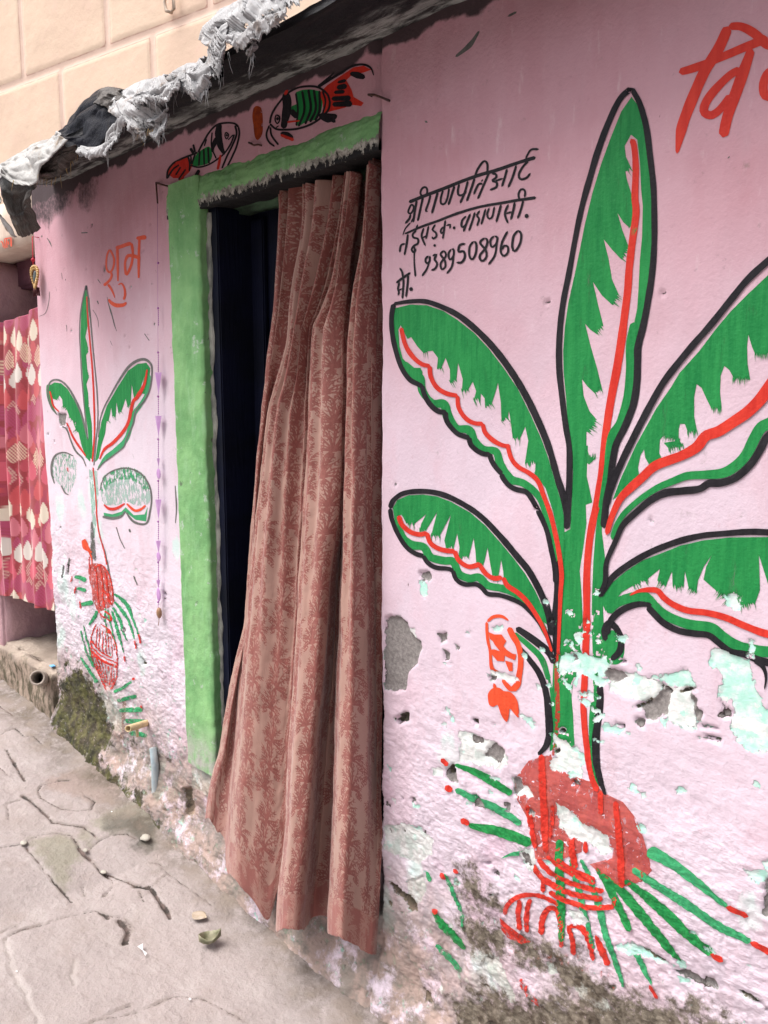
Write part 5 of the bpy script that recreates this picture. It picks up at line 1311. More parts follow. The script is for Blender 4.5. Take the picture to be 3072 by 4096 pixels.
R2 = cl([(1020, 270), (1000, 500), (975, 700), (968, 950), (968, 1200), (962, 1500), (945, 1900)], [(775, 0), (745, 450), (705, 900), (680, 1250), (655, 1520), (640, 1745)])
V3 = cl([(1040, 250), (1020, 500), (995, 800), (978, 1050), (972, 1300), (966, 1600), (952, 1950)], [(805, 0), (778, 450), (745, 900), (722, 1250), (700, 1500), (690, 1680)])
E3 = cl([(1090, 240), (1060, 600), (1012, 850), (988, 1100), (978, 1400), (968, 1700), (955, 2000)], [(825, 0), (812, 300), (802, 600), (782, 1200), (766, 1500), (756, 1755)])
KR = cl([(1128, 190), (1128, 500), (1126, 900), (1120, 1300), (1116, 1700), (1112, 2100)], [(1000, 0), (1003, 400), (1002, 900), (1000, 1300), (990, 1600), (972, 1870)])
def off(P, dx, dy0=0, dy1=0):
    Q = P.copy()
    Q[:, 0] += dx
    Q[0, 1] += dy0
    Q[-1, 1] += dy1
    return Q
def mixc(P, Q, f, nt=60):
    return rs(P, nt) * (1 - f) + rs(Q, nt) * f
def rs(P, nt=60):
    q = catmull(P, 6)
    y = np.linspace(q[0, 1], q[-1, 1], nt)
    o = np.argsort(q[:, 1])
    return np.stack([np.interp(y, q[o, 1], q[o, 0]), y], 1)
COLS = [(rs(K0), .070, -.045), (rs(off(K0, 10)), .060, -.055), (off(mixc(K0, E1, .5), 0, 0, -31), .070, -.042), (rs(off(E1, -6, 0, -61)), .080, -.040), (rs(E1), .045, -.075), (mixc(E1, E2, .18), .030, -.105), (mixc(E1, E2, .55), .050, -.085), (mixc(E1, E2, .85), .070, -.062), (rs(off(E2, 6, 0, -92)), .080, -.050),
        (rs(E2), .035, -.115), (mixc(E2, R2, .3), .020, -.145), (mixc(E2, R2, .75), .030, -.130), (rs(R2), .060, -.080), (rs(V3), .110, -.030), (rs(off(E3, -1, 0, -30)), .118, -.034), (rs(E3), .030, -.090), (mixc(E3, KR, .3), .020, -.115), (mixc(E3, KR, .7), .045, -.060), (rs(off(KR, -4)), .062, -.035), (rs(off(KR, 8)), .085, -.005)]
nt = 60
tk = np.linspace(0, 1, nt)
ctrl = np.zeros((len(COLS), nt, 3))
for i, (P, y0, y1) in enumerate(COLS):
    P[:, 1] -= np.linspace(16, 0, nt) ** 1 * (np.linspace(1, 0, nt) ** 2)
    yv = y0 + (y1 - y0) * sst(0, 1, tk) ** .8
    if i >= len(COLS) - 2:
        yv = np.maximum(yv, np.interp(tk, [0, .78, 1], [.024, .024, -.045]))
    d = rays(P * 1.85172)
    ctrl[i] = CAM + d * ((yv - CAM[1]) / d[:, 1])[:, None]
SUB = 26
rows = []
for i in range(len(COLS) - 1):
    p1, p2 = ctrl[i], ctrl[i + 1]
    p0 = ctrl[max(i - 1, 0)]
    p3 = ctrl[min(i + 2, len(COLS) - 1)]
    for k in range(SUB):
        t_ = k / SUB
        m1, m2 = (p2 - p0) * .42, (p3 - p1) * .42
        h00, h10, h01, h11 = 2 * t_ ** 3 - 3 * t_ ** 2 + 1, t_ ** 3 - 2 * t_ ** 2 + t_, -2 * t_ ** 3 + 3 * t_ ** 2, t_ ** 3 - t_ ** 2
        rows.append(h00 * p1 + h10 * m1 + h01 * p2 + h11 * m2)
rows.append(ctrl[-1])
G = np.array(rows)                                    # across, down, xyz
NV = 820
ti = np.linspace(0, nt - 1, NV)
i0 = np.clip(np.floor(ti).astype(int), 0, nt - 2)
f = (ti - i0)[None, :, None]
ft = f * f * (3 - 2 * f) * .0 + f
G = G[:, i0] * (1 - ft) + G[:, i0 + 1] * ft
# even out the pattern: one cloth width across, measured half-way down
arc = np.r_[0, np.cumsum(np.linalg.norm(np.diff(G[:, int(NV * .7)], axis=0), axis=1))]
ln = np.linspace(0, 1, NV)
U = np.repeat(arc[:, None], NV, 1)
Hc = 1.82
Vv = np.repeat((ln * Hc)[None, :], len(G), 0)
# gathers near the rod and soft secondary folds
amp = .016 * (1 - ln) ** 1.6
G[:, :, 1] += amp[None, :] * np.sin(U * 95 + 2 * np.sin(Vv * 3)) + .004 * fbm(U * 14, Vv * 1.6, 3, 61)
G[:, :, 0] += .003 * fbm(U * 14, Vv * 1.6, 3, 62)
G[:, :, 2] += np.interp(ln, [0, .94, 1], [0, 0, 1])[None, :] * .006 * fbm(U * 30, U * 0, 3, 63)
T = make_tile(5)
pat = sample(T, U / .165, -Vv / .20)
# limp cloth: cross creases and a hem that sags
G[:, :, 1] += .0035 * fbm(U * 9 + Vv * 3, Vv * 9, 4, 64) * np.clip(ln * 3, 0, 1)[None, :]
G[:, :, 0] += .003 * fbm(U * 6, Vv * 5, 3, 65)
hem = (Hc - Vv < .085 + .004 * pn(U * 12, U * 0, 66)).astype(float)
st = np.clip(1 - np.abs(Hc - Vv - .086) / .002, 0, 1)
curtain = empty("curtain", (-1.6, .06, 1.97), "rust brown brocade curtain with leafy pattern hanging over the green doorway", "curtain")
ncu = len(G)
fcu = grid_faces(ncu, NV)
cloth = mesh_np("cloth", G.reshape(-1, 3), fcu, M_CURT, curtain, attrs=dict(pat=pat.ravel(), hem=hem.ravel(), stitch=st.ravel()))
sol = cloth.modifiers.new("thickness", 'SOLIDIFY')
sol.thickness = .0012
sol.offset = 0
bm = bmesh.new()
add_tube(bm, [(-1.78, .118, 1.912), (DOOR_X1 + .01, .118, 1.915)], .006)
bm_obj("curtain_rod", bm, simple("dull_steel", (.25, .25, .24), None, rough=.5), curtain, True)

# ------------------------------------------------------------------ alley paving
CR = [('C6', [(35, 1085), (90, 1045), (190, 1020), (300, 985), (420, 945), (520, 920), (630, 890), (700, 920), (750, 935), (820, 935), (860, 990), (860, 1060), (850, 1115)], 8),
      ('C6', [(85, 1050), (140, 1030), (190, 1020)], 18), ('C6', [(660, 905), (720, 945)], 20), ('C6', [(790, 955), (830, 1000), (840, 1040), (830, 1105)], 42),
      ('C6', [(175, 485), (250, 570), (310, 650), (370, 730), (430, 790), (480, 840)], 12), ('C6', [(-60, 490), (0, 480), (130, 460), (190, 440), (260, 400), (370, 380), (470, 390), (520, 470), (560, 510)], 8),
      ('C6', [(145, 140), (230, 200), (310, 280), (350, 315), (440, 330), (560, 340), (640, 405)], 10), ('C6', [(590, 490), (650, 440), (720, 405), (840, 390), (900, 420)], 11), ('C6', [(490, 410), (530, 490), (600, 555), (670, 640), (740, 690), (745, 740), (690, 795)], 9),
      ('C6', [(520, 480), (560, 530), (600, 560)], 26), ('C6', [(670, 640), (760, 670), (850, 710), (930, 745), (1010, 735)], 18), ('C6', [(1010, 735), (1060, 690), (1120, 650)], 4), ('C6', [(900, 740), (1000, 750), (1050, 820), (1100, 890), (1130, 945)], 30), ('C6', [(930, 770), (955, 835)], 10),
      ('C6', [(990, 575), (1060, 590), (1120, 650), (1200, 710), (1280, 770), (1350, 820), (1410, 865)], 5), ('C6', [(420, 30), (330, 45), (270, 70), (250, 100), (265, 150), (330, 190), (420, 225), (520, 240), (600, 230), (630, 180), (560, 140)], 8), ('C6', [(390, 28), (450, 28)], 20),
      ('C6', [(-40, 1055), (0, 1040), (110, 1005)], 5), ('C6', [(710, 1610), (790, 1570), (870, 1530)], 8), ('C6', [(500, 1700), (650, 1640), (830, 1605), (1050, 1515), (1150, 1470), (1240, 1458), (1320, 1480), (1440, 1520), (1550, 1590), (1659, 1650)], 7),
      ('C6', [(555, 730), (560, 800)], 8), ('C6', [(40, 200), (60, 240), (50, 290)], 7), ('C6', [(45, 190), (130, 165)], 6), ('A3', [(-30, 630), (0, 645), (60, 690)], 6), ('A3', [(30, 860), (70, 920), (120, 1010)], 8), ('A3', [(110, 1085), (160, 1120), (240, 1195)], 8),
      ('C2', [(-30, 1520), (0, 1500), (130, 1455), (220, 1530), (300, 1530), (370, 1600)], 8), ('C2', [(60, 1660), (110, 1760), (180, 1850)], 8), ('C2', [(-20, 1800), (70, 1880)], 7), ('C2', [(190, 2060), (300, 2130), (380, 2210)], 10)]
JT = [('C6', [(30, 1090), (70, 1250), (130, 1380), (200, 1520), (280, 1700)], 34), ('C6', [(500, 1240), (470, 1340), (500, 1400)], 12)]
STAIN = {'wet': [('C6', [(860, 330), (960, 300), (1040, 330), (1040, 480), (960, 520), (890, 470)]), ('C6', [(700, 270), (860, 260), (1000, 330), (900, 380), (700, 370)])],
         'green': [('C6', [(620, 300), (740, 230), (860, 170), (960, 200), (1040, 250), (1060, 480), (960, 480), (850, 380), (680, 380)]), ('C6', [(200, 430), (400, 390), (520, 420), (560, 520), (480, 600), (470, 720), (420, 780), (330, 640), (240, 530)]), ('C6', [(560, 350), (640, 410), (600, 480), (500, 420)])],
         'red': [('C6', [(300, 30), (560, -60), (760, -110), (900, 0), (760, 200), (560, 170), (440, 120), (300, 90)])]}
gx = np.concatenate([lin(-9, -4.2, .06), lin(-4.2, -3.0, .010)[1:], lin(-3.0, -.75, .0048)[1:], lin(-.75, 3.5, .06)[1:]])
gy = np.concatenate([lin(-6, -1.15, .06), lin(-1.15, .06, .0048)[1:], lin(.06, .5, .05)[1:]])
GX, GY = np.meshgrid(gx, gy)
GP = np.stack([GX.ravel(), GY.ravel()], 1)
wob = np.stack([.008 * fbm(GP[:, 0] * 22, GP[:, 1] * 22, 3, 71), .008 * fbm(GP[:, 0] * 22, GP[:, 1] * 22, 3, 72)], 1)
cr = np.full(len(GP), .1)
for z, pts, wd in CR:
    pp = nat(pts, z)
    V = on_ground(pp)[:, :2]
    mw = np.linalg.norm(on_ground(pp[:1] + [[0, 4]])[0] - on_ground(pp[:1])[0]) / 4 * ZOOM[z][2] * wd / 2 * .50
    m = (np.abs(GP[:, 0] - V[:, 0].mean()) < np.ptp(V[:, 0]) / 2 + .15) & (np.abs(GP[:, 1] - V[:, 1].mean()) < np.ptp(V[:, 1]) / 2 + .15)
    if m.any():
        wv = 1 + .8 * pn(GP[m, 0] * 16, GP[m, 1] * 16, 73)
        cr[m] = np.minimum(cr[m], seg_dist(GP[m] + wob[m] * .6, V, False) - mw * np.maximum(wv, .25))
jt = np.full(len(GP), .1)
for z, pts, wd in JT:
    V = on_ground(nat(pts, z))[:, :2]
    jt = np.minimum(jt, seg_dist(GP + wob, V, False) - .006)
att = {}
for k, L in STAIN.items():
    o = np.full(len(GP), MARG)
    for z, pts in L:
        sdf(GP, on_ground(nat(pts, z))[:, :2], o)
    att[k] = o
far = ((GP[:, 0] < -4.2) | (GP[:, 0] > -.75) | (GP[:, 1] < -1.15))
GZ = zg(GP[:, 0]) + .010 * fbm(GP[:, 0] * 2.5, GP[:, 1] * 2.5, 3, 74) + .0035 * fbm(GP[:, 0] * 11, GP[:, 1] * 11, 3, 75) + .0012 * fbm(GP[:, 0] * 45, GP[:, 1] * 45, 3, 76)
GZ = GZ - .009 * sst(.003, -.004, cr) - .004 * sst(.004, -.004, jt) - .004 * sst(.012, .0, np.abs(cr)) * 0
GZ = GZ + .012 * sst(-.09, .02, GP[:, 1]) * (1 + fbm(GP[:, 0] * 9, GP[:, 1] * 9, 3, 77))
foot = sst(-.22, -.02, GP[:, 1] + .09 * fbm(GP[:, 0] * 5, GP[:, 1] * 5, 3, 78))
def m_ground():
    n = NT("worn_paving_stone")
    f = n.rng(n.noise(2.4, 5, .6), .3, .7)
    c = n.mix(f, (.355, .305, .297), (.305, .26, .252))
    c = n.mix(n.math('MULTIPLY', n.rng(n.noise(11, 6, .65), .5, .7), .4), c, (.28, .225, .205))
    c = n.mix(n.math('MULTIPLY', n.rng(n.noise(6, 7, .7, n.scale(n.pos(), (1, 2.2, 1))), .50, .66), .45), c, (.41, .365, .355))
    c = n.mix(n.math('MULTIPLY', n.rng(n.noise(70, 6, .7), .58, .72), .5), c, (.20, .17, .155))
    c = n.mix(n.math('MULTIPLY', n.rng(n.noise(120, 4, .7), .66, .74), .7), c, (.46, .43, .41))
    r = n.math('MULTIPLY', n.math('SUBTRACT', n.noise(30, 6, .7), .5), .10)
    def st(c, k, colr, s):
        return n.mix(n.math('MULTIPLY', n.rng(n.math('ADD', n.attr(k), r), .022, -.022), s), c, colr)
    c = st(c, 'red', (.25, .165, .13), .45)
    c = st(c, 'green', (.20, .195, .13), .6)
    c = st(c, 'wet', (.10, .092, .080), .8)
    c = n.mix(n.math('MULTIPLY', n.attr('foot'), n.rng(n.noise(18, 6, .7), .3, .6)), c, n.mix(n.rng(n.noise(9, 5, .6), .4, .6), (.11, .088, .068), (.20, .16, .13)))  # dirt at the wall foot, with its brownish shadow painted in
    c = n.mix(n.math('MULTIPLY', n.rng(n.noise(3.3, 7, .72), .50, .64), .38), c, (.25, .205, .185))
    c = n.mix(n.math('MULTIPLY', n.rng(n.noise(240, 3, .7), .52, .70), .35), c, (.17, .145, .13))
    a = n.math('MULTIPLY', n.math('SUBTRACT', n.noise(110, 4, .6), .5), .006)
    c = n.mix(n.math('MULTIPLY', n.rng(n.math('ADD', n.attr('joint'), a), .012, -.004), .2), c, (.50, .46, .43))
    d = n.math('ADD', n.attr('crack'), a)
    c = n.mix(n.rng(d, .010, .0, 0, .7), c, n.mix(n.rng(n.noise(16, 3), .4, .6), c, (.22, .18, .165)))
    c = n.mix(n.math('MULTIPLY', n.rng(d, .0014, -.0012), n.rng(n.noise(22, 4, .6), .28, .45, .45, 1.0)), c, n.mix(n.rng(n.noise(30, 4), .4, .65), (.045, .036, .032), (.14, .10, .09)))
    n.col(c)
    n.rough(n.rng(n.noise(8, 4), .3, .7, .68, .9))
    n.bump(n.math('ADD', n.math('MULTIPLY', n.noise(45, 8, .72), 1.3), n.math('MULTIPLY', n.noise(8, 5, .6), 1.8)), .006)
    return n.m
M_GROUND = m_ground()
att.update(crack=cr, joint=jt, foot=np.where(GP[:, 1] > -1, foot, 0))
pav = mesh_np("pavement", np.stack([GP[:, 0], GP[:, 1], GZ], 1), grid_faces(len(gy), len(gx)), M_GROUND, attrs=att)
tag(pav, "worn grey-pink stone paving of the alley with open cracks", "pavement", kind="structure")

# ------------------------------------------------------------------ neighbouring house on the left
M_NPINK = simple("neighbour_pink_paint", (.56, .36, .38), (.42, .25, .28), 6, .88, .006, 30)
M_NCREAM = simple("neighbour_cream_paint", (.66, .55, .46), (.56, .44, .36), 8, .88, .005, 30, (1, 1, .4))
M_NPURP = simple("neighbour_plum_paint", (.16, .065, .085), (.10, .04, .06), 5, .85, .004, 30)
def m_ledge():
    n = NT("dirty_ledge_plaster")
    z = n.sep(n.pos())[2]
    c = n.mix(n.rng(n.noise(7, 6, .65), .35, .65), (.46, .38, .32), (.30, .24, .20))
    g = n.mix(n.rng(n.noise(26, 6, .68, n.scale(n.pos(), (1, 1, .4))), .40, .58), (.36, .28, .225), (.10, .085, .055))
    up = n.rng(n.math('ADD', z, n.math('MULTIPLY', n.math('SUBTRACT', n.noise(14, 5, .7), .5), .18)), .285, .22)
    c = n.mix(up, c, g)
    n.col(c)
    n.rough(.9)
    n.bump(n.noise(34, 7, .7), .012)
    return n.m
M_LEDGE = m_ledge()
nb = empty("neighbour_house", (-3.6, 0, .17), "neighbouring plastered house with a deep plum doorway and stone doorstep at the left edge", "house")
up = rough_box("wall", -6.0, PILLAR_X - .004, .006, .16, 2.012, 2.20, M_NCREAM, nb, .06, .003, rnd=.005)
tag(up, "cream wall above the opening with a scrap of orange lettering")
tx = NEIGH_TXT.build("painted_lettering", up)
tx.location = (0, 0, 0)
rough_box("soffit", -6.0, PILLAR_X - .004, .162, .50, 1.90, 2.135, M_NPURP, nb, .06, .004)
rough_box("pier", -4.8, -3.79, .0, .45, -.1, 2.010, M_NPINK, nb, .05, .006)
rough_box("back_wall", -3.85, PILLAR_X + .0, .46, .56, .0, 2.15, M_NPURP, nb, .08, .003)
rough_box("pillar_return", PILLAR_X - .002, PILLAR_X + .009, .345, .50, .0, 2.29, M_NPINK, nb, .06, .002, rnd=.003)
M_WOODT = simple("pale_door_wood", (.50, .33, .20), (.40, .25, .15), 12, .7, .003, 40, (1, 1, .2))
M_WOODO = simple("orange_brown_wood", (.42, .20, .055), (.25, .11, .03), 18, .6, .004, 40, (3, 3, .3))
bm = bmesh.new()
add_box(bm, -3.78, PILLAR_X + .0, .24, .28, 1.62, 1.845, .004)
bm_obj("door_head", bm, M_WOODT, nb)
bm = bmesh.new()
add_box(bm, -3.62, PILLAR_X + .0, .20, .235, .40, .78, .004)
for q in (-3.42, -3.34, -3.27):
    add_box(bm, q - .004, q + .004, .194, .199, .46, .76, .001)
bm_obj("door", bm, M_WOODO, nb)
rough_box("doorstep", -5.2, PILLAR_X - .004, -.012, .455, -.1, .287, M_LEDGE, nb, .022, .011, 11, .02)
# its curtain
cu2 = empty("curtain", (-3.45, .04, 1.7), "crimson curtain with cream and pink leaf shapes in the neighbouring doorway", "curtain")
NU, NW = 150, 330
uu, vv = np.meshgrid(np.linspace(0, 1, NU), np.linspace(0, 1, NW), indexing='ij')
xL = np.interp(vv, [0, 1], [-3.99, -3.68])
pl = on_y(np.array([[-130, 1310], [0, 1290], [60, 1265], [138, 1205]]), .04)
pbm = on_y(np.array([[-140, 2320], [8, 2372], [75, 2385], [110, 2405], [213, 2432]]), .02)
zt2 = np.interp(uu[:, 0], np.linspace(0, 1, 4), pl[:, 2])
zb2 = np.interp(uu[:, 0], [0, .25, .5, .7, 1], pbm[:, 2])
XC = -3.95 + (uu) * (-3.95 + 3.199) * -1
XC = np.interp(uu, [0, 1], [-4.02, -3.209])
ZC = zt2[:, None] * (1 - vv) + zb2[:, None] * vv
YC = .055 - .05 * vv + (.013 + .016 * vv) * (.55 + .9 * pn(uu * 7, vv * 1.5, 91)) * np.sin(uu * 38 + 5 * pn(uu * 5, vv * .8, 92) + .8 * np.sin(vv * 4)) + .006 * np.sin(uu * 19 + 2)
YC = np.where(XC < -3.72, np.minimum(YC, -.008 + .003 * np.sin(uu * 60)), YC)
ul, vl = uu * .95, vv * 1.25
cell_w, cell_h = .088, .170
def leafpat(u, v):
    col = np.tile(np.array([.26, .010, .020, 1.0]), (u.size, 1))
    u, v = u.ravel(), v.ravel()
    for ou, ov, sd in ((.5, .02, 2), (0, .53, 3), (.25, .27, 4), (.75, .77, 5), (0, 0, 0), (.5, .5, 1)):
        a, b = u / cell_w + ou, v / cell_h + ov
        iu, iv = np.floor(a), np.floor(b)
        fu, fv = a - iu - .5, b - iv - .5
        fu, fv = fu + .20 * np.sin(iu * 12.3 + iv * 4.7 + sd), fv + .13 * np.sin(iu * 5.1 + iv * 9.2)
        hsh = (iu * 7 + iv * 13 + sd * 5).astype(int) % 7
        hh = .26 if sd < 2 else (.24 if sd < 4 else .17)
        q = fv / hh
        wid = .34 * (hh / .26) * np.sqrt(np.clip(1 - q * q, 0, 1)) * (1 + .45 * q) * (1 - .3 * q * q)
        ins = (np.abs(fu) < wid) & (np.abs(q) < 1)
        strp = (np.sin((fu * .6 + fv) * 70) > .1)
        pal = np.array([[.62, .54, .43, 1], [.52, .060, .105, 1], [.50, .12, .16, 1], [.46, .040, .050, 1], [.66, .50, .34, 1], [.36, .03, .11, 1], [.60, .55, .50, 1]])
        cc = pal[hsh] if sd < 2 else np.array([[.40, .035, .060, 1], [.36, .030, .10, 1], [.33, .020, .035, 1], [.44, .05, .06, 1], [.50, .30, .24, 1], [.36, .03, .11, 1], [.30, .015, .05, 1]])[hsh]
        cc = np.where(((hsh == 4) | (hsh == 5))[:, None] & strp[:, None], np.array([.30, .02, .06, 1]), cc)
        col = np.where(ins[:, None], cc, col)
    return col
def m_cur2():
    n = NT("printed_crimson_curtain")
    c = n.mix(n.math('MULTIPLY', n.noise(300, 2), .15), n.attr('colr', True), (.5, .3, .3))
    n.col(c)
    n.rough(.6)
    n.p.inputs["Sheen Weight"].default_value = .2
    return n.m
cloth2 = mesh_np("cloth", np.stack([XC, YC, ZC], -1).reshape(-1, 3), grid_faces(NU, NW), m_cur2(), cu2, attrs=dict(colr=leafpat(ul, vl)))
sol = cloth2.modifiers.new("thickness", 'SOLIDIFY')
sol.thickness = .0012
bm = bmesh.new()
add_box(bm, -3.24, PILLAR_X + .0, .050, .060, 1.66, 1.735, .001)
bm_obj("heading_tape", bm, simple("magenta_cloth", (.62, .02, .42), None, rough=.7), cu2)

# ------------------------------------------------------------------ tall building behind
def m_blocks():
    n = NT("painted_stone_blocks")
    c = n.mix(n.rng(n.noise(1.2, 5, .6), .3, .7), (.78, .60, .46), (.74, .54, .42))
    c = n.mix(n.math('MULTIPLY', n.rng(n.noise(7, 6, .7), .5, .7), .35), c, (.80, .56, .47))
    g = n.attr('groove')
    c = n.mix(n.rng(g, .034, .026), c, (.78, .58, .48))
    ln = n.math('MULTIPLY', n.rng(n.math('ABSOLUTE', n.math('SUBTRACT', g, n.math('ADD', .028, n.math('MULTIPLY', n.math('SUBTRACT', n.noise(6, 5, .7), .5), .008)))), .006, .001), n.rng(n.noise(3.5, 5, .7), .40, .62))
    c = n.mix(n.math('MULTIPLY', ln, .75), c, (.50, .26, .20))
    n.col(c)
    n.rough(.9)
    n.bump(n.noise(14, 7, .65), .004)
    return n.m
d0 = rays([[435, 185]])[0]
P0 = CAM + d0 * 6.4 / np.linalg.norm(d0[:2])
hd = rad(YAW + 56.3)
dirv = np.array([-math.sin(hd), math.cos(hd), 0])
nrmv = np.array([dirv[1], -dirv[0], 0])
if nrmv @ (CAM - P0) < 0:
    nrmv = -nrmv
sb, zb_ = lin(-7, 4, .022), lin(1.2, 7.5, .022)
SB, ZB = np.meshgrid(sb, zb_)
BH, BW = .74, 1.02
zrow0 = P0[2] - .02
row = np.floor((ZB - zrow0) / BH)
fz = (ZB - zrow0) / BH - row
fs = SB / BW + (row % 2) * .47 + .35 * np.sin(row * 3.1)
fs = fs - np.floor(fs)
gv = np.minimum(np.minimum(fz, 1 - fz) * BH, np.minimum(fs, 1 - fs) * BW)
dep = .010 * sst(.020, .036, gv) + .006 * fbm(SB * 2, ZB * 2, 4, 81)
VB = P0[None, None] * np.array([1, 1, 0]) + SB[..., None] * dirv + dep[..., None] * nrmv
VB[..., 2] = ZB
tb = empty("tall_building", (float(P0[0]), float(P0[1]) + .6, 1.2), "tall peach coloured building of large painted blocks rising behind the low roof", "building")
mesh_np("block_wall", VB.reshape(-1, 3), grid_faces(len(zb_), len(sb))[:, ::-1] if True else None, m_blocks(), tb, attrs=dict(groove=gv.ravel()))
bm = bmesh.new()
q0, q1 = P0 + dirv * 4.0 - nrmv * .03, P0 - dirv * 7.0 - nrmv * .03
cn = [q0, q1, q1 - nrmv * 3, q0 - nrmv * 3]
vb = [bm.verts.new((c[0], c[1], .0)) for c in cn] + [bm.verts.new((c[0], c[1], 7.5)) for c in cn]
for a in ((0, 1, 5, 4), (1, 2, 6, 5), (2, 3, 7, 6), (3, 0, 4, 7), (4, 5, 6, 7)):
    bm.faces.new([vb[i] for i in a])
bmesh.ops.recalc_face_normals(bm, faces=bm.faces[:])
bm_obj("building_body", bm, simple("peach_plaster", (.62, .42, .32), (.55, .36, .27), 3, .9), tb)
cab = on_y(nat([(690, -40), (682, 10), (690, 45), (712, 52), (722, 35), (716, -40)], 'A1'), 0)
dd = cab - CAM
tt = np.array([((P0 + nrmv * .05 - CAM) @ nrmv) / (v @ nrmv) for v in dd])
bm = bmesh.new()
add_tube(bm, catmull(CAM + dd * tt[:, None], .03), .012, 6)
tag(bm_obj("cable", bm, simple("pale_cable", (.62, .50, .40), None, rough=.6), None, True), "pale loop of cable hanging on the peach block wall", "cable")

# ------------------------------------------------------------------ tarpaulins and torn sacking on the roof edge
def m_tarp(name, c1, c2, c3, rough, sc=14):
    n = NT(name)
    c = n.mix(n.rng(n.noise(sc, 6, .65), .35, .62), c1, c2)
    c = n.mix(n.rng(n.noise(sc * .6, 5, .7), .56, .70), c, c3)
    n.col(c)
    n.rough(rough)
    n.bump(n.noise(sc * 3, 6, .65), .008)
    return n.m
M_T_GREY = m_tarp("weathered_grey_tarp", (.29, .28, .272), (.42, .41, .40), (.24, .18, .13), .6)
M_T_BROWN = m_tarp("dirty_brown_tarp", (.035, .028, .026), (.060, .048, .042), (.10, .075, .05), .55)
M_T_BLACK = m_tarp("black_plastic_tarp", (.006, .006, .010), (.010, .010, .016), (.022, .019, .017), .38)
M_SACK = m_tarp("frayed_white_sacking", (.46, .455, .465), (.58, .575, .585), (.22, .18, .165), .9, 16)
def m_sack():
    n = NT("frayed_white_sacking")
    cx = n.t.nodes.new("ShaderNodeCombineXYZ")
    n.put(cx.inputs[0], n.attr('along'))
    n.put(cx.inputs[1], n.math('MULTIPLY', n.attr('rim'), .10))
    fib = n.noise(160, 4, .65, n.scale(cx.outputs[0], (1, .16, 1)))
    c = n.mix(n.rng(n.noise(16, 6, .65), .35, .62), (.30, .296, .304), (.44, .436, .446))
    c = n.mix(n.rng(n.noise(11, 5, .7), .55, .68), c, (.24, .20, .18))
    c = n.mix(n.math('MULTIPLY', n.rng(fib, .5, .7), .35), c, (.28, .26, .25))
    n.col(c)
    n.rough(.95)
    r = n.math('ADD', n.attr('rim'), n.math('MULTIPLY', n.math('SUBTRACT', fib, .5), .5))
    r2 = n.math('ADD', n.math('SUBTRACT', 1.0, n.attr('rim')), n.math('MULTIPLY', n.math('SUBTRACT', fib, .5), .5))
    holes = n.rng(n.noise(24, 5, .7), .655, .67)
    a = n.math('MULTIPLY', n.rng(r, .93, .90), n.rng(r2, .05, .08))
    n.alpha(n.math('MULTIPLY', a, n.math('SUBTRACT', 1.0, holes)))
    n.bump(n.math('ADD', n.math('MULTIPLY', fib, .4), n.noise(40, 5, .6)), .003)
    return n.m
M_SACK = m_sack()
M_STRAW = simple("straw_fibre", (.42, .30, .13), (.30, .20, .09), 40, .8)
M_T_BLACK.node_tree.nodes['Principled BSDF'].inputs['Specular IOR Level'].default_value = .03
def drape(name, z, top, bot, yt, yb, mat, parent=None, seed=0, bulge=.05, crumple=.014, rag=0.0, nu=90, nv=34, fq=4.5):
    a, b = catmull(nat(top, z), 3), catmull(nat(bot, z), 3)
    def rsl(p, n):
        s = np.r_[0, np.cumsum(np.hypot(*np.diff(p, axis=0).T))]
        u = np.linspace(0, s[-1], n)
        return np.stack([np.interp(u, s, p[:, 0]), np.interp(u, s, p[:, 1])], 1)
    a, b = rsl(a, nu), rsl(b, nu)
    A3, B3 = on_y(a, yt), on_y(b, yb)
    ro = np.random.default_rng(seed)
    if rag:
        sm_ = np.linspace(0, 1, nu) * np.linalg.norm(A3[-1] - A3[0])
        B3[:, 2] -= rag * (1.6 * np.abs(fbm(sm_ * 34, sm_ * 0, 3, seed + 31)) + .25 * np.abs(ro.normal(0, 1, nu))) * sst(0, .1, np.minimum(np.linspace(0, 1, nu), np.linspace(1, 0, nu)) + .03)
        B3[:, 0] += rag * .5 * pn(sm_ * 40, sm_ * 0, seed + 33)
    v = np.linspace(0, 1, nv)[None, :, None]
    Gd = A3[:, None] * (1 - v) + B3[:, None] * v
    vv_ = np.linspace(0, 1, nv)[None, :]
    Gd[..., 1] -= bulge * np.sin(vv_ * np.pi) ** .8
    uu_ = np.linspace(0, 1, nu)[:, None] * np.ones((1, nv))
    L = np.linalg.norm(A3[-1] - A3[0])
    s1 = uu_ * L * fq
    s2 = vv_ * np.ones_like(uu_) * 2.2
    w_ = np.sin(vv_ * np.pi) ** .5
    cr1 = np.abs(fbm(s1, s2, 3, seed + 5)) * 2 - .5
    Gd[..., 1] -= crumple * w_ * (cr1 * 1.3 + .25 * fbm(s1 * 3, s2 * 3, 2, seed + 7))
    Gd[..., 2] += crumple * .8 * w_ * fbm(s1 * 1.4, s2 * 1.4, 3, seed + 9)
    Gd[..., 0] += crumple * .6 * w_ * fbm(s1 * 1.4, s2 * 1.4, 3, seed + 11)
    o = mesh_np(name, Gd.reshape(-1, 3), grid_faces(nu, nv), mat, parent, attrs=dict(rim=(vv_ * np.ones_like(uu_)).ravel(), along=(uu_ * L).ravel()))
    so = o.modifiers.new("thickness", 'SOLIDIFY')
    so.thickness = .0025
    so.offset = -1
    return o, B3
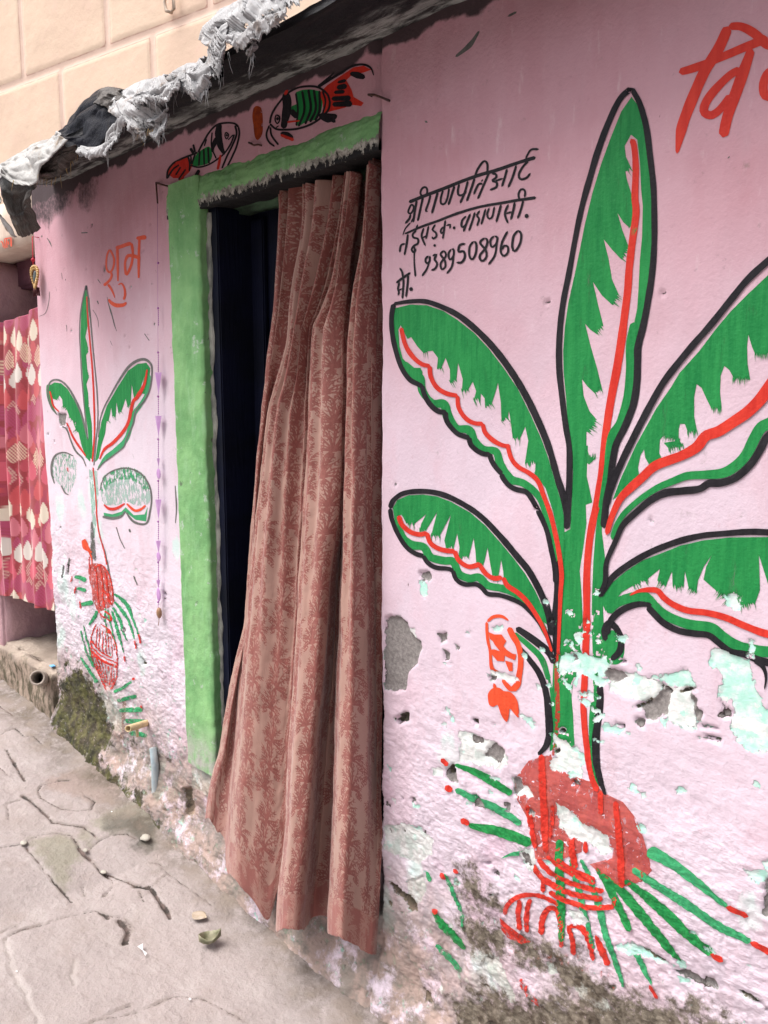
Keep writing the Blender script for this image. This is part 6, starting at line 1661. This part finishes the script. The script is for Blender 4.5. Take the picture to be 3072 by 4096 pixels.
def fringe(name, pts, mat, parent, n, seed, lmin=.012, lmax=.06, r=.0011):
    ro = random.Random(seed)
    bm = bmesh.new()
    for _ in range(n):
        p = Vector(pts[ro.randrange(len(pts))])
        L = ro.uniform(lmin, lmax) * ro.random() ** .4
        a, b = ro.uniform(-.5, .5), ro.uniform(-.6, .3)
        pp = [p + Vector((0, 0, .008))]
        for k in range(1, 6):
            a += ro.uniform(-.5, .5)
            b += ro.uniform(-.3, .3)
            pp.append(pp[-1] + Vector((a * .45, b * .4, -1)).normalized() * L / 5)
        add_tube(bm, pp, r * ro.uniform(.6, 1.5), 4, r * .3)
    return tag(bm_obj(name, bm, mat, parent, True), kind='stuff')

tp, bt = drape("tarpaulin", 'C3', [(12, 612), (90, 560), (175, 508), (340, 408), (500, 366), (640, 316)], [(8, 690), (70, 745), (200, 798), (345, 775), (372, 650), (450, 560), (640, 372)], -.15, -.285, M_T_GREY, None, 1, .03, .016, .004)
tag(tp, "grey-white weathered tarpaulin draped over the left end of the roof edge", "tarpaulin")
fl, b2 = drape("hanging_flap", 'C3', [(10, 655), (70, 735), (190, 790), (345, 770)], [(128, 1180), (195, 1288), (285, 1266), (385, 1215)], -.272, -.20, M_T_BROWN, tp, 2, .02, .012, .006)
tag(fl, "dark brown flap hanging below the roof corner")
f2, b3 = drape("hanging_flap", 'C3', [(-90, 640), (-30, 690), (14, 720)], [(40, 1180), (110, 1270), (160, 1300)], -.30, -.27, M_T_GREY, tp, 3, .03, .012, .006)
tag(f2, "pale strip at the outer edge of the corner")
f3, b4 = drape("hanging_flap", 'C3', [(380, 640), (480, 560), (600, 470), (720, 420)], [(370, 740), (520, 735), (610, 660), (740, 520)], -.262, -.235, M_T_BROWN, tp, 4, .01, .016, .006)
fringe("fringe", np.concatenate([bt[10:60], b4]), M_STRAW, tp, 26, 3, .01, .05)
tk2, bk = drape("tarpaulin", 'A1', [(272, 556), (300, 510), (335, 462), (375, 398), (420, 366), (470, 362), (525, 374)], [(268, 606), (330, 622), (400, 612), (455, 560), (505, 500), (532, 440)], -.10, -.255, M_T_BLACK, None, 5, .035, .020, 0, 90, 34, 3)
tag(tk2, "shiny black plastic tarpaulin bunched into a hump on the roof edge", "tarpaulin")
cr_, bc = drape("crease", 'A1', [(392, 425), (420, 372), (470, 362), (525, 372)], [(470, 452), (490, 440), (512, 425), (530, 410)], -.16, -.262, M_T_BROWN, tk2, 6, .02, .012, .004, 60, 24)
sk = empty("torn_sacking", (-2.2, -.25, 2.27), "frayed white torn sacking bunched along the roof edge above the fish", "sacking")
allb = []
for i, (tpx, bpx, yt, yb, bu) in enumerate((
        ([(525, 465), (480, 520), (445, 585), (400, 612), (338, 606)], [(535, 492), (495, 560), (455, 628), (405, 640), (332, 640)], -.265, -.285, .012),
        ([(508, 412), (545, 362), (620, 328), (690, 318), (752, 308)], [(528, 505), (572, 528), (640, 545), (692, 500), (718, 405), (750, 372)], -.14, -.29, .05),
        ([(560, 400), (620, 372), (690, 360), (760, 318)], [(575, 440), (640, 412), (700, 400), (770, 352)], -.27, -.32, .02),
        ([(732, 312), (768, 266), (812, 260), (850, 262), (884, 236)], [(742, 378), (800, 372), (828, 402), (862, 368), (892, 300)], -.15, -.285, .035),
        ([(868, 262), (888, 205), (898, 140), (930, 80)], [(902, 318), (916, 312), (928, 240), (960, 170)], -.20, -.29, .03),
        ([(885, 185), (905, 100), (950, 28), (1050, -30), (1160, -60), (1290, -70)], [(925, 215), (985, 185), (1060, 150), (1110, 112), (1175, 70), (1275, 0)], -.14, -.285, .05),
        ([(795, 300), (830, 285), (880, 265)], [(815, 395), (835, 405), (868, 350)], -.285, -.30, .01),
        ([(895, 150), (915, 110), (945, 90)], [(903, 322), (915, 322), (925, 250)], -.285, -.30, .008),
        ([(1040, 165), (1055, 150)], [(1038, 245), (1046, 240)], -.292, -.296, .002),
        ([(540, 470), (560, 480), (590, 500)], [(545, 560), (570, 540), (610, 575)], -.292, -.30, .005),
        ([(640, 480), (670, 470), (695, 440)], [(635, 580), (660, 560), (690, 520)], -.292, -.30, .006),
        ([(960, 150), (1030, 120), (1100, 60), (1190, 20)], [(965, 192), (1040, 182), (1110, 118), (1190, 66)], -.28, -.305, .012))):
    o, bb_ = drape("sacking_fold", 'A1', tpx, bpx, yt, yb, M_SACK, sk, 20 + i, bu, .013, .016, 150, 36, 5)
    allb.append(bb_)
fringe("fringe", np.concatenate(allb), M_SACK, sk, 60, 8, .012, .055, .0008)
fringe("straw_tuft", allb[1][25:60], M_STRAW, sk, 14, 9, .02, .05, .0010)

# ------------------------------------------------------------------ things on the wall
M_GOLD = simple("gold_foil_beads", (.62, .40, .13), (.40, .22, .06), 60, .35, spec=.6)
M_REDT = simple("red_thread", (.45, .02, .04), None, rough=.6)
M_DARKT = simple("dark_maroon_tassel", (.06, .012, .016), (.10, .03, .03), 60, .8)
M_MIRR = simple("dark_mirror", (.02, .03, .03), None, rough=.15, spec=.6)
M_IRON = simple("rusty_iron", (.10, .045, .03), (.05, .03, .03), 40, .8)
def wy(X, Z): return float(fields([X], [Z])['h'][0])
ch = on_y(nat([(430, 320), (438, 630), (440, 715), (462, 860), (470, 1010)], 'C1'), -.022)
charm = empty("hanging_charm", tuple(ch[0]), "gold beaded ring charm on a red thread at the left corner of the pillar", "charm")
bm = bmesh.new()
add_tube(bm, [ch[0] + [0, .03, 0], ch[0], ch[1], ch[2]], .0022, 6)
add_ball(bm, ch[1], .0075)
bm_obj("thread", bm, M_REDT, charm, True)
bm = bmesh.new()
cc = ch[3]
for k in range(26):
    a = 2 * math.pi * k / 26
    for rr, rz in ((.026, .0062), (.020, .0045)):
        add_ball(bm, (cc[0] + rr * math.cos(a), cc[1] + .004 * math.sin(2 * a), cc[2] + rr * 1.55 * math.sin(a)), rz, seg=6)
bm_obj("bead_ring", bm, M_GOLD, charm, True)
bm = bmesh.new()
add_ball(bm, cc, .017, 1, .25, 1.5, 14)
bm_obj("mirror", bm, M_MIRR, charm, True)
bm = bmesh.new()
ro = random.Random(4)
for _ in range(26):
    p = Vector(cc) + Vector((ro.uniform(-.016, .018), ro.uniform(-.004, .008), -.038))
    add_tube(bm, [p, p + Vector((ro.uniform(-.008, .008), 0, -ro.uniform(.016, .034)))], .0018, 5)
bm_obj("tassel", bm, M_DARKT, charm, True)

M_PURP = simple("purple_foil", (.44, .22, .48), (.50, .30, .54), 30, .45, spec=.5)
M_PURPD = simple("dark_purple_bead", (.36, .13, .38), None, rough=.4)
sx = [(873, -30), (872, 210), (873, 460), (874, 705), (875, 950), (876, 1185), (877, 1415), (877, 1640), (878, 1865), (879, 2085)]
sp_ = on_y(nat(sx, 'A2'), -.016)
gar = empty("hanging_garland", tuple(sp_[0]), "thin string of purple foil triangles and beads hanging left of the doorway", "garland")
bm = bmesh.new()
nail = on_y(nat([(1480, 785), (1570, 812)], 'C3'), -.010)
add_tube(bm, [nail[0] + [0, .02, 0], nail[0], nail[1], nail[1] + [0, .02, 0]], .0028, 6)
add_tube(bm, [nail[0], nail[0] + [.004, 0, -.06]], .0028, 6)
bm_obj("nail", bm, M_IRON, gar, True)
bm = bmesh.new()
add_tube(bm, [nail[0] + [.004, 0, -.05]] + list(sp_[1:]), .0005, 5)
bm_obj("string", bm, M_PURPD, gar, True)
def a2y(x, y): return on_y(nat([(x, y)], 'A2'), -.016)[0]
for y in (210, 460, 705, 948, 1185, 1415, 1640, 1865, 2085):
    bm = bmesh.new()
    add_ball(bm, a2y(874, y), .0036, seg=8)
    bm_obj("bead", bm, M_PURPD, gar, True)
for y0, y1 in ((475, 560), (720, 812), (955, 1050), (1190, 1285), (1420, 1515), (1645, 1740), (1870, 1960), (2090, 2130)):
    bm = bmesh.new()
    for y in np.arange(y0, y1, 11):
        add_ball(bm, a2y(876, y), .0022, seg=5)
    bm_obj("bead_chain", bm, M_PURPD, gar, True)
for yt, yb, wd in ((815, 942, 44), (1055, 1175, 42), (1290, 1345, 20), (1518, 1635, 40), (1745, 1815, 36), (1963, 2010, 28)):
    bm = bmesh.new()
    wd *= .85
    l, r, b = a2y(875 - wd / 2, yt), a2y(875 + wd / 2, yt), a2y(877, yb)
    mid = (l + r) / 2
    vs = [bm.verts.new(q) for q in (l, mid + [0, -.004, 0], r, b, mid + [0, .004, 0])]
    for f_ in ((0, 1, 3), (1, 2, 3), (2, 4, 3), (4, 0, 3), (0, 4, 1), (1, 4, 2)):
        bm.faces.new([vs[i] for i in f_])
    bm_obj("foil_triangle", bm, M_PURP, gar)
for y0, y1 in ((1345, 1405), (2005, 2082), (1808, 1860)):
    bm = bmesh.new()
    c0, c1 = a2y(877, y0), a2y(877, y1)
    L = (c0 - c1)[2]
    add_ball(bm, (c0 + c1) / 2, L / 2, .10 / .045 * .012 / max(L / 2, .01) * .5, .08, 1, 10)
    bm_obj("foil_drop", bm, M_PURP, gar, True)
bm = bmesh.new()
e0 = a2y(880, 2145)
add_ball(bm, e0, .012, 1, .7, 1.6, 8)
add_tube(bm, [e0, e0 + [-.004, 0, -.03], e0 + [-.010, 0, -.045]], .0014, 5)
bm_obj("pendant", bm, simple("dull_brass_bell", (.28, .16, .09), (.36, .20, .14), 60, .5), gar, True)

bm = bmesh.new()
wr = on_y(nat([(1450, 296), (1490, 298), (1530, 312), (1572, 330)], 'B5'), -.012)
add_tube(bm, [wr[0] + [0, .02, 0]] + list(wr) + [wr[-1] + [0, .016, 0]], .0026, 6)
tag(bm_obj("wire", bm, M_IRON, None, True), "short bent iron wire stuck in the wall at the right end of the lintel", "wire")
bm = bmesh.new()
wr = on_y(nat([(655, 615), (690, 632), (718, 628)], 'B5'), -.012)
add_tube(bm, [wr[0] + [0, .02, 0]] + list(wr) + [wr[-1] + [0, .016, 0]], .0024, 6)
tag(bm_obj("wire", bm, M_IRON, None, True), "bent iron wire below the orange smear between the two fish", "wire")

# drain spouts and pipes at the foot of the wall
M_PVC = simple("yellowed_pvc", (.62, .47, .26), (.48, .36, .22), 20, .5)
M_CLAY = simple("pale_clay_pipe", (.42, .36, .31), (.30, .25, .21), 18, .85, .004)
M_HOLE = simple("pipe_inside", (.012, .010, .009), None, rough=.95)
def spout(name, p_in, p_out, r, mat, wall_t, label):
    e = empty(name, tuple(p_in), label, "drain pipe")
    a, b = Vector(p_in), Vector(p_out)
    d = (b - a).normalized()
    x = d.cross(Vector((0, 0, 1))).normalized()
    y = d.cross(x)
    bm = bmesh.new()
    prof = [(0, r), ((b - a).length, r), ((b - a).length, r - wall_t), (.01, r - wall_t)]
    rg = [[bm.verts.new(a + d * s + (x * math.cos(2 * math.pi * k / 20) + y * math.sin(2 * math.pi * k / 20)) * q) for k in range(20)] for s, q in prof]
    for i in range(3):
        for k in range(20):
            bm.faces.new((rg[i][k], rg[i][(k + 1) % 20], rg[i + 1][(k + 1) % 20], rg[i + 1][k]))
    bm_obj("pipe", bm, mat, e, True)
    bm = bmesh.new()
    rr = [bm.verts.new(a + d * .012 + (x * math.cos(2 * math.pi * k / 16) + y * math.sin(2 * math.pi * k / 16)) * (r - wall_t * .6)) for k in range(16)]
    bm.faces.new(rr)
    bm_obj("bore", bm, M_HOLE, e)
    return e
pw = on_y(nat([(1296, 1420)], 'C2'), .0)[0]
po = on_y(nat([(1132, 1470)], 'C2'), -.105)[0]
sp1 = spout("drain_spout", pw, po, .0115, M_PVC, .003, "yellowed plastic spout sticking out of the pillar foot")
bm = bmesh.new()
pm = (np.array(pw) * .45 + np.array(po) * .55)
add_tube(bm, [pm, pm + [.012, -.004, -.035]], .007, 8, .004)
bm_obj("stub", bm, M_PVC, sp1, True)
pw = on_y(nat([(400, 1030)], 'C2'), .01)[0]
po = on_y(nat([(330, 1020)], 'C2'), -.075)[0]
spout("drain_spout", pw, po, .031, M_CLAY, .008, "wide clay spout with a dark mouth under the neighbouring doorstep")
pt = on_y(nat([(1352, 1640), (1372, 1800), (1378, 2000), (1382, 2240)], 'C2'), -.012)
bm = bmesh.new()
add_tube(bm, catmull(pt, .02), .012, 10, .015)
tag(bm_obj("downpipe", bm, simple("blue_grey_painted_pipe", (.30, .38, .42), (.48, .50, .50), 18, .7, .004, 50, (1, 1, .4)), None, True), "thin blue-grey pipe running down the foot of the pillar", "pipe")

# ------------------------------------------------------------------ litter on the paving
def gp(x, y, z='C6'): return on_ground(nat([(x, y)], z))[0]
def leafobj(name, c, L, W, rot, mat, label, cat, lift=.008, curl=.012, seed=1):
    ro = random.Random(seed)
    nu_, nv_ = 12, 9
    V = []
    for i in range(nu_):
        s = i / (nu_ - 1)
        hw = W / 2 * math.sin(math.pi * min(.98, max(.02, s)) ** .85)
        for j in range(nv_):
            q = j / (nv_ - 1) * 2 - 1
            x, y = (s - .5) * L, q * hw
            z = lift + curl * q * q * .8 + curl * (s - .5) ** 2 * 2 + .0012 * ro.uniform(-1, 1)
            V.append((c[0] + x * math.cos(rot) - y * math.sin(rot), c[1] + x * math.sin(rot) + y * math.cos(rot), c[2] + z))
    o = mesh_np(name, V, grid_faces(nu_, nv_), mat)
    o.modifiers.new("thickness", 'SOLIDIFY').thickness = .0012
    return tag(o, label, cat)
M_LEAF = simple("dry_olive_leaf", (.17, .17, .10), (.30, .28, .20), 60, .6)
M_LEAFP = simple("straw_leaf", (.34, .27, .20), (.40, .33, .27), 50, .7)
M_PAPER = simple("white_paper", (.82, .82, .84), None, rough=.8)
M_STONE = simple("pale_pebble", (.40, .37, .32), (.30, .28, .25), 40, .85, .002)
leafobj("dry_leaf", gp(1395, 1130), .062, .046, rad(70), M_LEAF, "curled dark olive dry leaf on the paving below the curtain", "leaf", .006, .028, 3)
leafobj("dry_leaf", gp(1325, 955), .052, .042, rad(20), M_LEAFP, "flattened straw coloured leaf on the paving nearer the doorway", "leaf", .008, .003, 4)
p = gp(945, 1185)
bm = bmesh.new()
q = [gp(912, 1158), gp(950, 1145), gp(948, 1178), gp(976, 1210), gp(965, 1220), gp(942, 1190)]
vs = [bm.verts.new((a[0], a[1], a[2] + .009 + .004 * (i % 2))) for i, a in enumerate(q)]
bm.faces.new((vs[0], vs[1], vs[2]))
bm.faces.new((vs[0], vs[2], vs[5]))
bm.faces.new((vs[2], vs[3], vs[4], vs[5]))
bmesh.ops.solidify(bm, geom=bm.faces[:], thickness=.0008)
tag(bm_obj("paper_scrap", bm, M_PAPER), "twisted white paper scrap on the open paving", "paper scrap")
def pebble(c, r, mat, label, group=None, flat=.5, seed=0):
    bm = bmesh.new()
    bmesh.ops.create_icosphere(bm, subdivisions=2, radius=r)
    for v in bm.verts:
        k = 1 + .35 * mn.noise(v.co / r * 1.3 + Vector((seed, 0, 0)))
        v.co = Vector((v.co.x * k * 1.3, v.co.y * k, v.co.z * k * flat)) + Vector((c[0], c[1], c[2] + r * flat * .6 + .004))
    o = bm_obj("pebble", bm, mat, None, True)
    return tag(o, label, "pebble", group)
pebble(gp(965, 430), .016, M_STONE, "pale stone on the wet mossy corner at the pillar foot", None, .45, 1)
pebble(gp(158, 463), .011, M_STONE, "white stone wedged where two paving joints meet", None, .5, 2)
pebble(gp(570, 512), .008, M_STONE, "small pale stone in the wide joint gap", None, .5, 3)
pebble(gp(688, 655), .009, M_STONE, "small pale chip in the bend of the long crack", None, .4, 4)
for i, (x, y) in enumerate(((742, 251), (832, 140), (1406, 1058), (112, 1312), (1262, 1498))):
    pebble(gp(x, y), .0022 + .001 * (i % 3), M_PAPER, "tiny white speck of grit on the paving", "white grit specks on the paving", .5, 10 + i)
bl = on_y(nat([(486, 888)], 'C2'), .02)[0]
bm = bmesh.new()
add_box(bm, bl[0] - .012, bl[0] + .012, .0, .018, .290, .295, .001)
tag(bm_obj("blue_scrap", bm, simple("light_blue_plastic", (.20, .48, .75), None, rough=.4)), "light blue plastic scrap on the corner of the doorstep", "scrap")
